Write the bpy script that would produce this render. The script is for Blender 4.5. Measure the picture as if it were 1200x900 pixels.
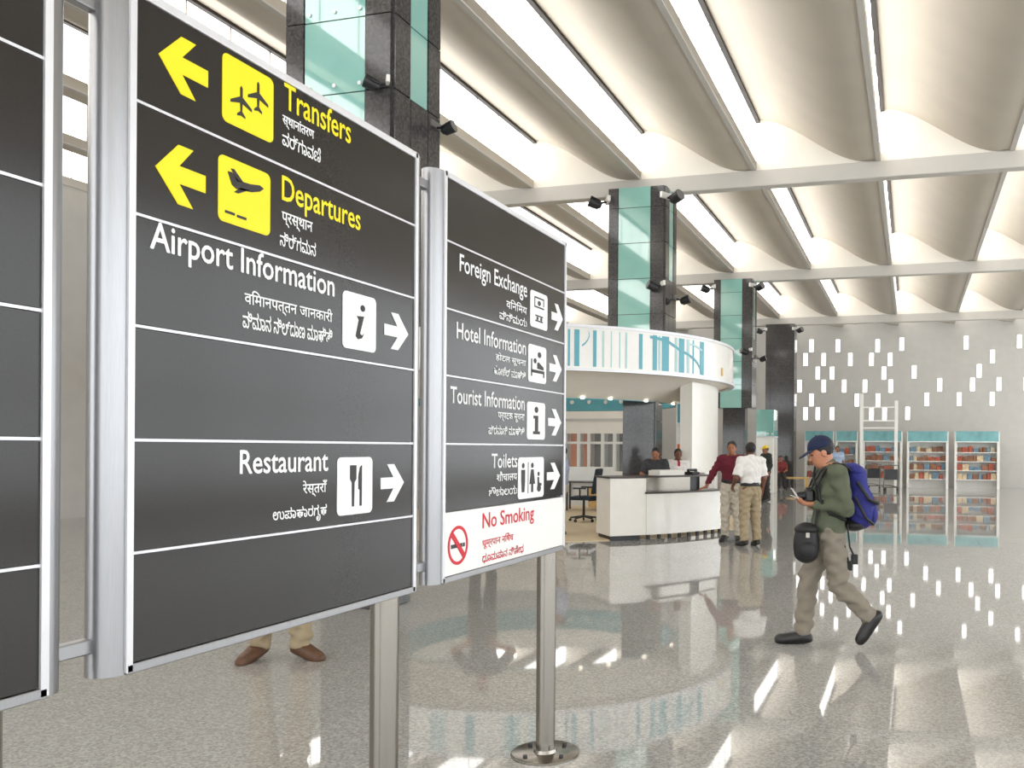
import bpy, bmesh, math, random
import numpy as np
from mathutils import Vector, Matrix

random.seed(7)
for o in list(bpy.data.objects):
    bpy.data.objects.remove(o)
SC = bpy.context.scene
COL = SC.collection
PI = math.pi
R = math.radians

# ------------------------------------------------------------------ camera
FPX = 1005.0                       # focal length in pixels of the 1200x900 frame
PX0, HOR = 799.0, 525.0            # optical axis in the frame (the photograph is a crop)
YAW = math.atan2(269.0, 1005.0)    # hall axis is +Y, camera looks a little to its left
ROLL = R(0.4)
CAMZ = 1.6
cam = bpy.data.cameras.new('camera')
cam_o = bpy.data.objects.new('camera', cam)
COL.objects.link(cam_o)
cam.sensor_fit = 'HORIZONTAL'
cam.sensor_width = 36.0
cam.lens = 36.0 * FPX / 1200.0
cam.shift_x = -(PX0 - 600.0) / 1200.0
cam.shift_y = (HOR - 450.0) / 1200.0
cam.clip_start = 0.05
cam.clip_end = 300
cam_o.matrix_world = (Matrix.Translation((0, 0, CAMZ)) @ Matrix.Rotation(YAW, 4, 'Z')
                      @ Matrix.Rotation(PI / 2, 4, 'X') @ Matrix.Rotation(ROLL, 4, 'Z'))
SC.camera = cam_o

# ------------------------------------------------------------------ world and exposure
SC.view_settings.view_transform = 'Standard'
SC.view_settings.look = 'None'
SC.view_settings.gamma = 1.0
SC.view_settings.use_curve_mapping = False
SC.view_settings.exposure = 0.52
W = bpy.data.worlds.new('overcast_sky')
SC.world = W
W.use_nodes = True
W.node_tree.nodes['Background'].inputs[0].default_value = (0.93, 0.97, 1.0, 1)
W.node_tree.nodes['Background'].inputs[1].default_value = 2.6
SKYLIGHT = 2.2                     # brightness of the daylight in the roof glazing

# ------------------------------------------------------------------ measuring helpers
_c, _s = math.cos(YAW), math.sin(YAW)
_rc, _rs = math.cos(ROLL), math.sin(ROLL)
def ray(px, py):
    dx, dy = px - PX0, py - HOR
    x, y = dx * _rc + dy * _rs, -dx * _rs + dy * _rc
    u, v = x / FPX, -y / FPX
    return (u * _c - _s, u * _s + _c, v)
def on_y(px, py, y0):
    r = ray(px, py); t = y0 / r[1]
    return (t * r[0], CAMZ + t * r[2])
def on_x(px, py, x0):
    r = ray(px, py); t = x0 / r[0]
    return (t * r[1], CAMZ + t * r[2])
def ground(px, py, z=0.0):
    r = ray(px, py); t = (z - CAMZ) / r[2]
    return (t * r[0], t * r[1])
def at(px, py, d):
    r = ray(px, py)
    return (r[0] * d, r[1] * d, CAMZ + r[2] * d)

# ------------------------------------------------------------------ materials
def srgb(r, g, b):
    def f(v):
        v /= 255.0
        return v / 12.92 if v <= 0.04045 else ((v + 0.055) / 1.055) ** 2.4
    return (f(r), f(g), f(b))
MATS = {}
def mat(name, col, rough=0.5, metal=0.0, var=0.06, scale=6.0, bump=0.0, spec=0.5, coat=0.0, emit=0.0, stretch=(1, 1, 1)):
    m = bpy.data.materials.new(name)
    m.use_nodes = True
    nt = m.node_tree
    b = nt.nodes['Principled BSDF']
    tc = nt.nodes.new('ShaderNodeTexCoord')
    mp = nt.nodes.new('ShaderNodeMapping')
    mp.inputs['Scale'].default_value = stretch
    nz = nt.nodes.new('ShaderNodeTexNoise')
    nz.inputs['Scale'].default_value = scale
    nz.inputs['Detail'].default_value = 4
    rp = nt.nodes.new('ShaderNodeValToRGB')
    rp.color_ramp.elements[0].position = 0.3
    rp.color_ramp.elements[1].position = 0.7
    rp.color_ramp.elements[0].color = tuple(max(0, c * (1 - var)) for c in col) + (1,)
    rp.color_ramp.elements[1].color = tuple(min(1, c * (1 + var)) for c in col) + (1,)
    nt.links.new(tc.outputs['Object'], mp.inputs[0])
    nt.links.new(mp.outputs[0], nz.inputs['Vector'])
    nt.links.new(nz.outputs['Fac'], rp.inputs[0])
    nt.links.new(rp.outputs[0], b.inputs['Base Color'])
    b.inputs['Roughness'].default_value = rough
    b.inputs['Metallic'].default_value = metal
    b.inputs['Specular IOR Level'].default_value = spec
    b.inputs['Coat Weight'].default_value = coat
    b.inputs['Coat Roughness'].default_value = 0.03
    if name == 'teal_glass':
        b.inputs['Coat IOR'].default_value = 1.8
    if bump:
        bp = nt.nodes.new('ShaderNodeBump')
        bp.inputs['Strength'].default_value = bump
        bp.inputs['Distance'].default_value = 0.01
        nt.links.new(nz.outputs['Fac'], bp.inputs['Height'])
        nt.links.new(bp.outputs[0], b.inputs['Normal'])
    if emit:
        b.inputs['Emission Color'].default_value = tuple(col) + (1,)
        b.inputs['Emission Strength'].default_value = emit
    MATS[name] = m
    return m

def granite(name, cols, rough, scale, spec=0.5, coat=0.0):
    """speckled polished stone: three grain sizes mixed"""
    m = bpy.data.materials.new(name)
    m.use_nodes = True
    nt = m.node_tree
    b = nt.nodes['Principled BSDF']
    tc = nt.nodes.new('ShaderNodeTexCoord')
    v1 = nt.nodes.new('ShaderNodeTexVoronoi'); v1.inputs['Scale'].default_value = scale
    n1 = nt.nodes.new('ShaderNodeTexNoise'); n1.inputs['Scale'].default_value = scale * 0.6; n1.inputs['Detail'].default_value = 6
    n2 = nt.nodes.new('ShaderNodeTexNoise'); n2.inputs['Scale'].default_value = 0.7; n2.inputs['Detail'].default_value = 3
    for n in (v1, n1, n2):
        nt.links.new(tc.outputs['Object'], n.inputs['Vector'])
    sep = nt.nodes.new('ShaderNodeSeparateColor')
    nt.links.new(v1.outputs['Color'], sep.inputs[0])
    add = nt.nodes.new('ShaderNodeMath'); add.operation = 'ADD'
    nt.links.new(sep.outputs[0], add.inputs[0]); nt.links.new(n1.outputs['Fac'], add.inputs[1])
    hf = nt.nodes.new('ShaderNodeMath'); hf.operation = 'MULTIPLY'; hf.inputs[1].default_value = 0.5
    nt.links.new(add.outputs[0], hf.inputs[0])
    rp = nt.nodes.new('ShaderNodeValToRGB')
    e = rp.color_ramp.elements
    e[0].position, e[1].position = 0.22, 0.78
    e[0].color = cols[0] + (1,); e[1].color = cols[2] + (1,)
    k = e.new(0.5); k.color = cols[1] + (1,)
    nt.links.new(hf.outputs[0], rp.inputs[0])
    mx = nt.nodes.new('ShaderNodeMix'); mx.data_type = 'RGBA'; mx.blend_type = 'MULTIPLY'
    mx.inputs[0].default_value = 0.25
    nt.links.new(rp.outputs[0], mx.inputs[6]); nt.links.new(n2.outputs['Fac'], mx.inputs[7])
    nt.links.new(mx.outputs[2], b.inputs['Base Color'])
    b.inputs['Roughness'].default_value = rough
    b.inputs['Specular IOR Level'].default_value = spec
    b.inputs['Coat Weight'].default_value = coat
    b.inputs['Coat Roughness'].default_value = 0.02
    MATS[name] = m
    return m

granite('floor_granite', (srgb(158, 157, 155), srgb(184, 183, 180), srgb(206, 205, 202)), 0.032, 80, 0.95)
granite('dark_granite', (srgb(62, 61, 61), srgb(76, 74, 74), srgb(90, 88, 87)), 0.1, 40, 0.5)
mat('shell_paint', srgb(206, 197, 183), 0.75, var=0.03, scale=1.5)
mat('white_plaster', srgb(248, 243, 233), 0.7, var=0.02, scale=2)
mat('beam_paint', srgb(206, 202, 195), 0.7, var=0.03, scale=2)
mat('skylight_glass', (1.0, 0.99, 0.97), 0.3, var=0.01, emit=SKYLIGHT)
mat('window_light', (1.0, 0.99, 0.97), 0.3, var=0.01, emit=1.6)
mat('dark_seal', srgb(52, 46, 42), 0.6)
mat('wall_paint', srgb(206, 203, 198), 0.75, var=0.03, scale=3)
mat('teal_glass', srgb(142, 198, 188), 0.05, var=0.05, scale=2, spec=0.7, coat=1.0)
mat('teal_paint', srgb(98, 176, 192), 0.35, var=0.05, scale=4)
mat('white_gloss', srgb(244, 242, 236), 0.22, var=0.02, coat=0.4)
mat('cream_gloss', srgb(243, 239, 231), 0.3, var=0.02, coat=0.2)
mat('slat_dark', srgb(42, 39, 37), 0.16, var=0.08, scale=160, spec=0.4)
mat('slat_white', srgb(248, 247, 244), 0.35, var=0.01)
mat('aluminium', srgb(158, 158, 160), 0.3, metal=0.9, var=0.05, scale=30, stretch=(20, 20, 0.5))
mat('steel', srgb(150, 145, 137), 0.22, metal=1.0, var=0.06, scale=30, stretch=(20, 20, 0.5))
mat('bright_trim', srgb(225, 225, 228), 0.4, metal=0.4, var=0.03)
mat('print_white', srgb(250, 250, 250), 0.5, var=0.0)
mat('print_yellow', srgb(255, 232, 0), 0.45, var=0.02)
mat('print_black', srgb(40, 37, 36), 0.5, var=0.02)
mat('print_red', srgb(214, 40, 58), 0.5, var=0.02)
mat('black_plastic', srgb(32, 32, 34), 0.4, var=0.1)
mat('grey_plastic', srgb(120, 118, 116), 0.4, var=0.05)
mat('chair_fabric', srgb(44, 56, 66), 0.85, var=0.15, scale=90, bump=0.2)
mat('carpet', srgb(214, 196, 166), 0.9, var=0.08, scale=120, bump=0.2)
mat('dark_wood', srgb(60, 48, 42), 0.35, var=0.2, scale=12, stretch=(1, 1, 8))
mat('orange_panel', srgb(238, 128, 50), 0.5, var=0.08)
mat('lamp_lens', (1.0, 0.93, 0.8), 0.3, var=0.0, emit=1.6)
mat('bench_wood', srgb(214, 176, 112), 0.5, var=0.15, scale=14, stretch=(1, 8, 1))

# ------------------------------------------------------------------ mesh building
class MB:
    def __init__(self):
        self.v = []; self.f = []; self.mi = []
    def add(self, vs, fs, mi=0):
        n = len(self.v)
        self.v += [tuple(p) for p in vs]
        self.f += [tuple(n + i for i in f) for f in fs]
        self.mi += [mi] * len(fs)
        return self
    def box(self, x0, x1, y0, y1, z0, z1, mi=0):
        vs = [(x, y, z) for x in (x0, x1) for y in (y0, y1) for z in (z0, z1)]
        return self.add(vs, [(0, 1, 3, 2), (4, 6, 7, 5), (0, 4, 5, 1), (2, 3, 7, 6), (0, 2, 6, 4), (1, 5, 7, 3)], mi)
    def obox(self, c, ax, ay, az, mi=0):
        """oriented box: centre and three half-axis vectors"""
        c, ax, ay, az = Vector(c), Vector(ax), Vector(ay), Vector(az)
        vs = [c + ax * i + ay * j + az * k for i in (-1, 1) for j in (-1, 1) for k in (-1, 1)]
        return self.add(vs, [(0, 1, 3, 2), (4, 6, 7, 5), (0, 4, 5, 1), (2, 3, 7, 6), (0, 2, 6, 4), (1, 5, 7, 3)], mi)
    def tube(self, a, b, ra, rb=None, n=16, mi=0):
        a, b = Vector(a), Vector(b)
        rb = ra if rb is None else rb
        d = (b - a).normalized()
        u = d.orthogonal().normalized(); w = d.cross(u)
        vs = []
        for p, r in ((a, ra), (b, rb)):
            for i in range(n):
                t = 2 * PI * i / n
                vs.append(p + u * (r * math.cos(t)) + w * (r * math.sin(t)))
        fs = [(i, (i + 1) % n, n + (i + 1) % n, n + i) for i in range(n)]
        fs += [tuple(reversed(range(n))), tuple(range(n, 2 * n))]
        return self.add(vs, fs, mi)
    def path(self, pts, r, n=8, mi=0):
        for a, b in zip(pts, pts[1:]):
            self.tube(a, b, r, r, n, mi)
        return self
    def lathe(self, prof, n=32, c=(0, 0, 0), mi=0, closed=True):
        vs = []
        for (r, z) in prof:
            for i in range(n):
                t = 2 * PI * i / n
                vs.append((c[0] + r * math.cos(t), c[1] + r * math.sin(t), c[2] + z))
        m = len(prof); fs = []
        for j in range(m - 1 + (1 if closed else 0)):
            k = (j + 1) % m
            for i in range(n):
                i2 = (i + 1) % n
                fs.append((j * n + i, j * n + i2, k * n + i2, k * n + i))
        return self.add(vs, fs, mi)
    def arc(self, prof, a0, a1, n=24, c=(0, 0), mi=0):
        """sweep a closed (r,z) outline about c from angle a0 to a1 (degrees), with end caps"""
        vs = []; m = len(prof)
        for i in range(n + 1):
            t = R(a0 + (a1 - a0) * i / n)
            for (r, z) in prof:
                vs.append((c[0] + r * math.cos(t), c[1] + r * math.sin(t), z))
        fs = []
        for i in range(n):
            for j in range(m):
                k = (j + 1) % m
                fs.append((i * m + j, i * m + k, (i + 1) * m + k, (i + 1) * m + j))
        fs += [tuple(range(m)), tuple(n * m + j for j in reversed(range(m)))]
        return self.add(vs, fs, mi)
    def prism(self, poly, fn0, fn1, mi=0):
        """polygon of 2-d points mapped by two functions to the two ends"""
        m = len(poly)
        vs = [fn0(*p) for p in poly] + [fn1(*p) for p in poly]
        fs = [tuple(range(m)), tuple(reversed(range(m, 2 * m)))]
        fs += [(j, (j + 1) % m, m + (j + 1) % m, m + j) for j in range(m)]
        return self.add(vs, fs, mi)
    def ball(self, c, r, n=12, mi=0):
        r = (r, r, r) if not hasattr(r, '__len__') else r
        vs = []; m = n // 2
        for j in range(1, m):
            p = PI * j / m
            for i in range(n):
                t = 2 * PI * i / n
                vs.append((c[0] + r[0] * math.sin(p) * math.cos(t), c[1] + r[1] * math.sin(p) * math.sin(t), c[2] + r[2] * math.cos(p)))
        vs += [(c[0], c[1], c[2] + r[2]), (c[0], c[1], c[2] - r[2])]
        top, bot = len(vs) - 2, len(vs) - 1
        fs = []
        for j in range(m - 2):
            for i in range(n):
                fs.append((j * n + i, (j + 1) * n + i, (j + 1) * n + (i + 1) % n, j * n + (i + 1) % n))
        for i in range(n):
            fs.append((top, i, (i + 1) % n))
            fs.append((bot, (m - 2) * n + (i + 1) % n, (m - 2) * n + i))
        return self.add(vs, fs, mi)
    def mesh(self, name, mats, smooth=None):
        me = bpy.data.meshes.new(name)
        me.from_pydata(self.v, [], self.f)
        for m in ([mats] if not isinstance(mats, (list, tuple)) else mats):
            me.materials.append(MATS[m] if isinstance(m, str) else m)
        if len(me.materials) > 1:
            me.polygons.foreach_set('material_index', self.mi)
        bm = bmesh.new(); bm.from_mesh(me)
        bmesh.ops.recalc_face_normals(bm, faces=bm.faces)
        bm.to_mesh(me); bm.free()
        if smooth:
            me.shade_smooth()
            me.set_sharp_from_angle(angle=R(smooth))
        me.update()
        return me
    def build(self, name, mats, parent=None, smooth=None, bevel=0.0):
        o = bpy.data.objects.new(name, self.mesh(name, mats, smooth))
        COL.objects.link(o)
        o.parent = parent
        if bevel:
            md = o.modifiers.new('bevel', 'BEVEL'); md.width = bevel; md.segments = 2; md.limit_method = 'ANGLE'
        return o

def inst(me, name, parent=None, loc=(0, 0, 0), rotz=0.0):
    o = bpy.data.objects.new(name, me)
    COL.objects.link(o)
    o.parent = parent; o.location = loc; o.rotation_euler = (0, 0, rotz)
    return o
def tag(o, label=None, cat=None, group=None, kind=None):
    if label: o['label'] = label
    if cat: o['category'] = cat
    if group: o['group'] = group
    if kind: o['kind'] = kind
    return o
def thing(name, label, cat, loc=(0, 0, 0), rotz=0.0, group=None):
    o = bpy.data.objects.new(name, None)
    COL.objects.link(o)
    o.location = loc; o.rotation_euler = (0, 0, rotz)
    o.empty_display_size = 0.1
    return tag(o, label, cat, group)
def setting(name, label, cat='structure'):
    o = bpy.data.objects.new(name, None)
    COL.objects.link(o)
    return tag(o, label, cat, kind='structure')
def copy_tree(o, parent=None):
    c = o.copy(); COL.objects.link(c); c.parent = parent
    for ch in o.children:
        copy_tree(ch, c)
    return c

# ================================================================== the hall
XL, XR = -17.35, 13.4
YB, YE = -11.0, 39.0
ZLOW, ZHIGH = 7.1, 8.08
PITCH = 2.39
LINES = [-0.6 + PITCH * k for k in range(-7, 6)]          # low edge / glazing lines along the hall
BEAMS = [-1.7, 7.6, 16.8, 26.3, 35.9]

fl = MB().box(XL, XR, YB, YE, -0.25, 0.0).build('floor', 'floor_granite')
tag(fl, 'polished speckled grey-beige granite floor of the hall', 'floor', kind='structure')

ceiling = setting('ceiling', 'white sawtooth shell ceiling with glowing skylight strips', 'ceiling')
def shell_z(t):
    t = min(1.0, max(0.0, t / 0.9))
    g = 1 - t * t * (3 - 2 * t)
    return ZLOW + (ZHIGH - ZLOW) * g
NS = 16
EDGE = 0.16
def shell_mesh(y0, y1):
    b = MB(); prof = []
    for i in range(NS + 1):
        t = i / NS
        prof.append((t * PITCH, shell_z(t)))
    top = [(x, z + 0.16) for x, z in prof]
    pr = prof + list(reversed(top))
    b.prism(pr, lambda x, z: (x, y0, z), lambda x, z: (x, y1, z))
    return b.mesh('roof_shell', 'shell_paint', smooth=40)
def fascia_mesh(y0, y1):
    return MB().box(-0.09, 0.0, y0, y1, ZLOW - 0.02, ZLOW + EDGE).mesh('edge_beam', 'beam_paint')
def seal_mesh(y0, y1):
    return MB().box(-0.03, 0.06, y0, y1, ZHIGH - 0.055, ZHIGH + 0.02).mesh('skylight_seal', 'dark_seal')
def pane_mesh(y0, y1):
    return MB().box(-0.055, -0.02, y0 + 0.008, y1 - 0.008, ZLOW + EDGE, ZHIGH - 0.03).mesh('skylight_pane', 'skylight_glass')
def diaphragm_mesh():
    pts = [(i / NS * PITCH, shell_z(i / NS) + 0.02) for i in range(NS + 1)]
    poly = [(0.0, ZLOW - 0.05)] + [(x, z) for x, z in pts] + [(PITCH, ZLOW - 0.05)]
    return MB().prism(poly, lambda x, z: (x, -0.07, z), lambda x, z: (x, 0.07, z)).mesh('roof_diaphragm', 'white_plaster')
dia = diaphragm_mesh()
bounds = [YB] + BEAMS + [YE]
NP = 11
for bi in range(len(bounds) - 1):
    y0, y1 = bounds[bi], bounds[bi + 1]
    sm, fm, sl = shell_mesh(y0, y1), fascia_mesh(y0, y1), seal_mesh(y0, y1)
    w = (y1 - y0) / NP
    pm = pane_mesh(-w / 2, w / 2)
    long_b = MB()
    for k in range(NP):
        long_b.box(-0.055, -0.02, y0 + k * w + 0.008, y0 + (k + 1) * w - 0.008, ZLOW + EDGE, ZHIGH - 0.03)
    lm = long_b.mesh('skylight_panes', 'skylight_glass')
    mm = MB()
    for k in range(NP + 1):
        mm.box(-0.06, -0.004, y0 + k * w - 0.014, y0 + k * w + 0.014, ZLOW + EDGE - 0.02, ZHIGH - 0.02)
    mm = mm.mesh('skylight_mullions', 'bright_trim')
    for x in LINES:
        inst(sm, 'roof_shell', ceiling, (x, 0, 0))
        inst(fm, 'edge_beam', ceiling, (x, 0, 0))
        inst(sl, 'skylight_seal', ceiling, (x, 0, 0))
        inst(mm, 'skylight_mullions', ceiling, (x, 0, 0))
        single = (bi in (2, 3) and -19 < x < 4) or (bi == 4 and -13 < x < 4)
        if single:
            for k in range(NP):
                inst(pm, 'skylight_pane', ceiling, (x, y0 + (k + 0.5) * w, 0))
        else:
            tag(inst(lm, 'skylight_panes', ceiling, (x, 0, 0)), kind='stuff')
for yb in BEAMS:
    for x in LINES:
        inst(dia, 'roof_diaphragm', ceiling, (x, yb, 0))
    MB().box(XL, XR, yb - 0.13, yb + 0.13, ZLOW - 0.34, ZLOW - 0.02).build('cross_beam', 'beam_paint', ceiling, bevel=0.02)

# ---- walls
def slot_wall():
    w = MB().box(XL, XR, YE, YE + 0.3, 0, ZHIGH + 0.2).build('wall_end', 'wall_paint')
    tag(w, 'pale grey end wall pierced by scattered bright slot windows', 'wall', kind='structure')
    rows = {470: (566, 682, 857), 530: (540, 620, 737, 830, 912), 590: (594, 657, 884), 647: (514, 620, 710, 801, 914),
            708: (566, 766, 858), 768: (540, 594, 657, 830, 887)}
    pm = MB().box(-0.09, 0.09, -0.02, 0.05, -0.28, 0.28).mesh('slot_window', 'window_light')
    fm = MB().box(-0.115, 0.115, -0.012, 0.04, -0.305, 0.305).mesh('slot_frame', 'wall_paint')
    pts = []
    for cy, xs in rows.items():
        for cx in xs:
            pts.append(on_y(800 + cx * 0.26667, 280 + cy * 0.26667, YE))
    rnd = random.Random(3)
    zs = sorted({round(on_y(980, 280 + cy * 0.26667, YE)[1], 2) for cy in rows})
    x = on_y(1056, 500, YE)[0]
    last = {}
    while x < XR - 0.5:                                    # the pattern goes on along the wall
        for z in zs:
            if rnd.random() < 0.22 and x - last.get(z, -99) > 0.7 and not any(abs(x - a) < 0.2 and abs(z - c) < 0.8 for a, c in pts):
                pts.append((x, z)); last[z] = x
        x += 0.27
    for (px, pz) in pts:
        f = inst(fm, 'slot_frame', w, (px, YE, pz))
        inst(pm, 'slot_window', f, (0, 0, 0))
slot_wall()
wl = MB().box(XL - 0.3, XL, YB, YE, 0, ZHIGH + 0.2).build('wall_left', 'wall_paint')
tag(wl, 'pale painted side wall of the hall', 'wall', kind='structure')
# glazed long side and entrance side, behind and to the right of the viewer
def glazed(name, horizontal, a0, a1, pos, label):
    root = setting(name, label, 'wall')
    n = int((a1 - a0) / 3.0)
    st = (a1 - a0) / n
    for k in range(n + 1):
        a = a0 + k * st
        b = MB()
        if horizontal: b.box(a - 0.06, a + 0.06, pos - 0.1, pos + 0.1, 0, ZLOW)
        else: b.box(pos - 0.1, pos + 0.1, a - 0.06, a + 0.06, 0, ZLOW)
        b.build('mullion', 'aluminium', root)
    for z0, z1 in ((0, 0.5), (2.6, 2.75), (ZLOW - 0.3, ZHIGH + 0.2)):
        b = MB()
        if horizontal: b.box(a0, a1, pos - 0.08, pos + 0.08, z0, z1)
        else: b.box(pos - 0.08, pos + 0.08, a0, a1, z0, z1)
        b.build('transom', 'wall_paint', root)
glazed('wall_right', False, YB, YE, XR, 'tall glazed long side wall of the hall')
glazed('wall_back', True, XL, XR, YB, 'tall glazed entrance wall of the hall')

# ---- stone clad columns
ROW = 0.71
FRONT = (0.0, 0.21, 0.89, 1.17)
SIDE = (0.0, 0.26, 0.57, 0.8)
_pm = {}
def panel(w, h, kind, side):
    key = (round(w, 3), round(h, 3), kind, side)
    if key not in _pm:
        g = 0.006
        b = MB()
        d = 0.03 if kind == 'dark_granite' else 0.02
        if side: b.box(0, d, g, w - g, g, h - g)
        else: b.box(g, w - g, -d, 0, g, h - g)
        _pm[key] = b.mesh('stone_panel' if kind == 'dark_granite' else 'glass_panel', kind)
    return _pm[key]
bolt_m = MB().tube((0, -0.012, 0), (0, 0.01, 0), 0.02, 0.012, 10).mesh('bolt', 'bright_trim')
BASE = 0.25                                                # the clad shaft stands on a slimmer stone foot
def column(xs, yf, label, glass=True, bolts=False, slim=True, group='stone clad columns down the hall'):
    """right front corner at (xs, yf)"""
    wd = 1.17
    t = thing('stone_column', label, 'column', (xs - wd, yf, 0), 0, group)
    dp = SIDE[3]
    MB().box(0.0, wd, 0.0, dp, 4 * ROW, ZLOW - 0.3).build('core', 'dark_granite', t)
    fi = BASE if slim else 0.0
    MB().box(fi, wd - fi, fi, dp - (0.1 if slim else 0), 0, 4 * ROW).build('foot', 'dark_granite', t)
    for r in range(10):
        z = r * ROW
        h = min(ROW, ZLOW - 0.3 - z)
        if h < 0.1: continue
        if r < 4 and slim:
            inst(panel(wd - 2 * BASE, h, 'dark_granite', False), 'stone_panel', t, (BASE, BASE, z))
            inst(panel(dp - 0.1 - BASE, h, 'dark_granite', True), 'stone_panel', t, (wd - BASE, BASE, z))
            continue
        for i in range(3):
            x0, x1 = FRONT[i], FRONT[i + 1]
            k = 'teal_glass' if (glass and i == 1) else 'dark_granite'
            inst(panel(x1 - x0, h, k, False), 'glass_panel' if k == 'teal_glass' else 'stone_panel', t, (x0, 0, z))
            if bolts and k == 'teal_glass':
                for bx in (0.06, 0.34, 0.62):
                    inst(bolt_m, 'bolt', t, (x0 + bx, -0.02, z + 0.08))
            k2 = 'teal_glass' if (glass and i == 1 and r >= 7) else 'dark_granite'
            inst(panel(SIDE[i + 1] - SIDE[i], h, k2, True), 'glass_panel' if k2 == 'teal_glass' else 'stone_panel', t, (wd, SIDE[i], z))
    return t
XS = -4.75
column(XS, 7.1, 'dark granite column with bolted teal glass panels rising behind the sign boards', bolts=True)
column(XS, 16.3, 'dark granite column with teal glass front rising through the round reception canopy')
column(XS, 25.85, 'dark granite column with teal glass front beyond the reception desk')
column(XS, 35.6, 'plain dark granite column without glass in front of the slotted end wall', glass=False, slim=False)

# ---- flood lights clamped to the columns
def floodlight(x, y, z, rotz, label, white=True, tilt=0.35, q=1.0):
    t = thing('floodlight', label, 'light', (x, y, z), rotz, 'flood lights clamped to the columns')
    t.scale = (q, q, q)
    # local: +Y points away from the column
    MB().box(-0.17, 0.17, -0.01, 0.05, 0.02, 0.14).build('bracket', 'white_gloss' if white else 'grey_plastic', t, bevel=0.01)
    MB().tube((0, 0.04, 0.04), (0, 0.22, 0.0), 0.022, 0.022, 10).build('arm', 'black_plastic', t, smooth=40)
    ct, st = math.cos(tilt), math.sin(tilt)
    h = MB()
    h.tube((0, 0.20, -0.03), (0, 0.20 + 0.2 * ct, -0.03 + 0.2 * st), 0.10, 0.115, 16)
    h.tube((0, 0.15, -0.05), (0, 0.21, -0.025), 0.05, 0.10, 16)
    h.build('housing', 'black_plastic', t, smooth=40)
    MB().tube((0, 0.201 + 0.2 * ct, -0.03 + 0.2 * st), (0, 0.21 + 0.2 * ct, -0.027 + 0.2 * st), 0.105, 0.105, 16).build('lens', 'grey_plastic', t)
    MB().path([(-0.13, 0.28, 0.02), (-0.13, 0.17, -0.02), (0.13, 0.17, -0.02), (0.13, 0.28, 0.02)], 0.012, 6).build('yoke', 'black_plastic', t)
    return t
for nm, yf, z in (('behind the sign boards', 7.1, 4.98), ('at the reception canopy', 16.3, 4.78), ('beyond the reception desk', 25.85, 4.55)):
    q = 0.55 if yf < 10 else 0.8
    floodlight(XS - 0.02, yf - 0.03, z, PI - 0.9, 'flood light halfway up the corner of the column ' + nm, q=q)
    floodlight(XS + 0.03, yf + 0.7, z - 0.15, -PI / 2, 'flood light halfway up the flank of the column ' + nm, white=False, q=q)
for nm, yf in (('at the canopy', 16.3), ('beyond the desk', 25.85), ('by the end wall', 35.6)):
    floodlight(XS - 1.17, yf + 0.0, 6.5, PI / 2 + 0.5, 'roof level flood light on the far flank of the column ' + nm)
    floodlight(XS + 0.03, yf + 0.0, 6.5, -PI / 2 - 0.5, 'roof level flood light on the walkway flank of the column ' + nm)

# ================================================================== the sign boards
SX = -1.79                                   # front face of the boards
Z0, Z1 = 1.06, 2.69                          # bottom and top of a board
SL = [2.69, 2.42, 2.15, 1.883, 1.61, 1.34, 1.06]
def sy(px, py=525):
    return on_x(px, py, SX)[0]
B1 = (sy(150), sy(486))                      # length along the hall of the first board
B2 = (sy(519), sy(661))
GAP = B2[0] - B1[1]
LEN = B2[1] - B2[0]
B0 = (B1[0] - GAP - LEN, B1[0] - GAP)
TH = 0.09

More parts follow.
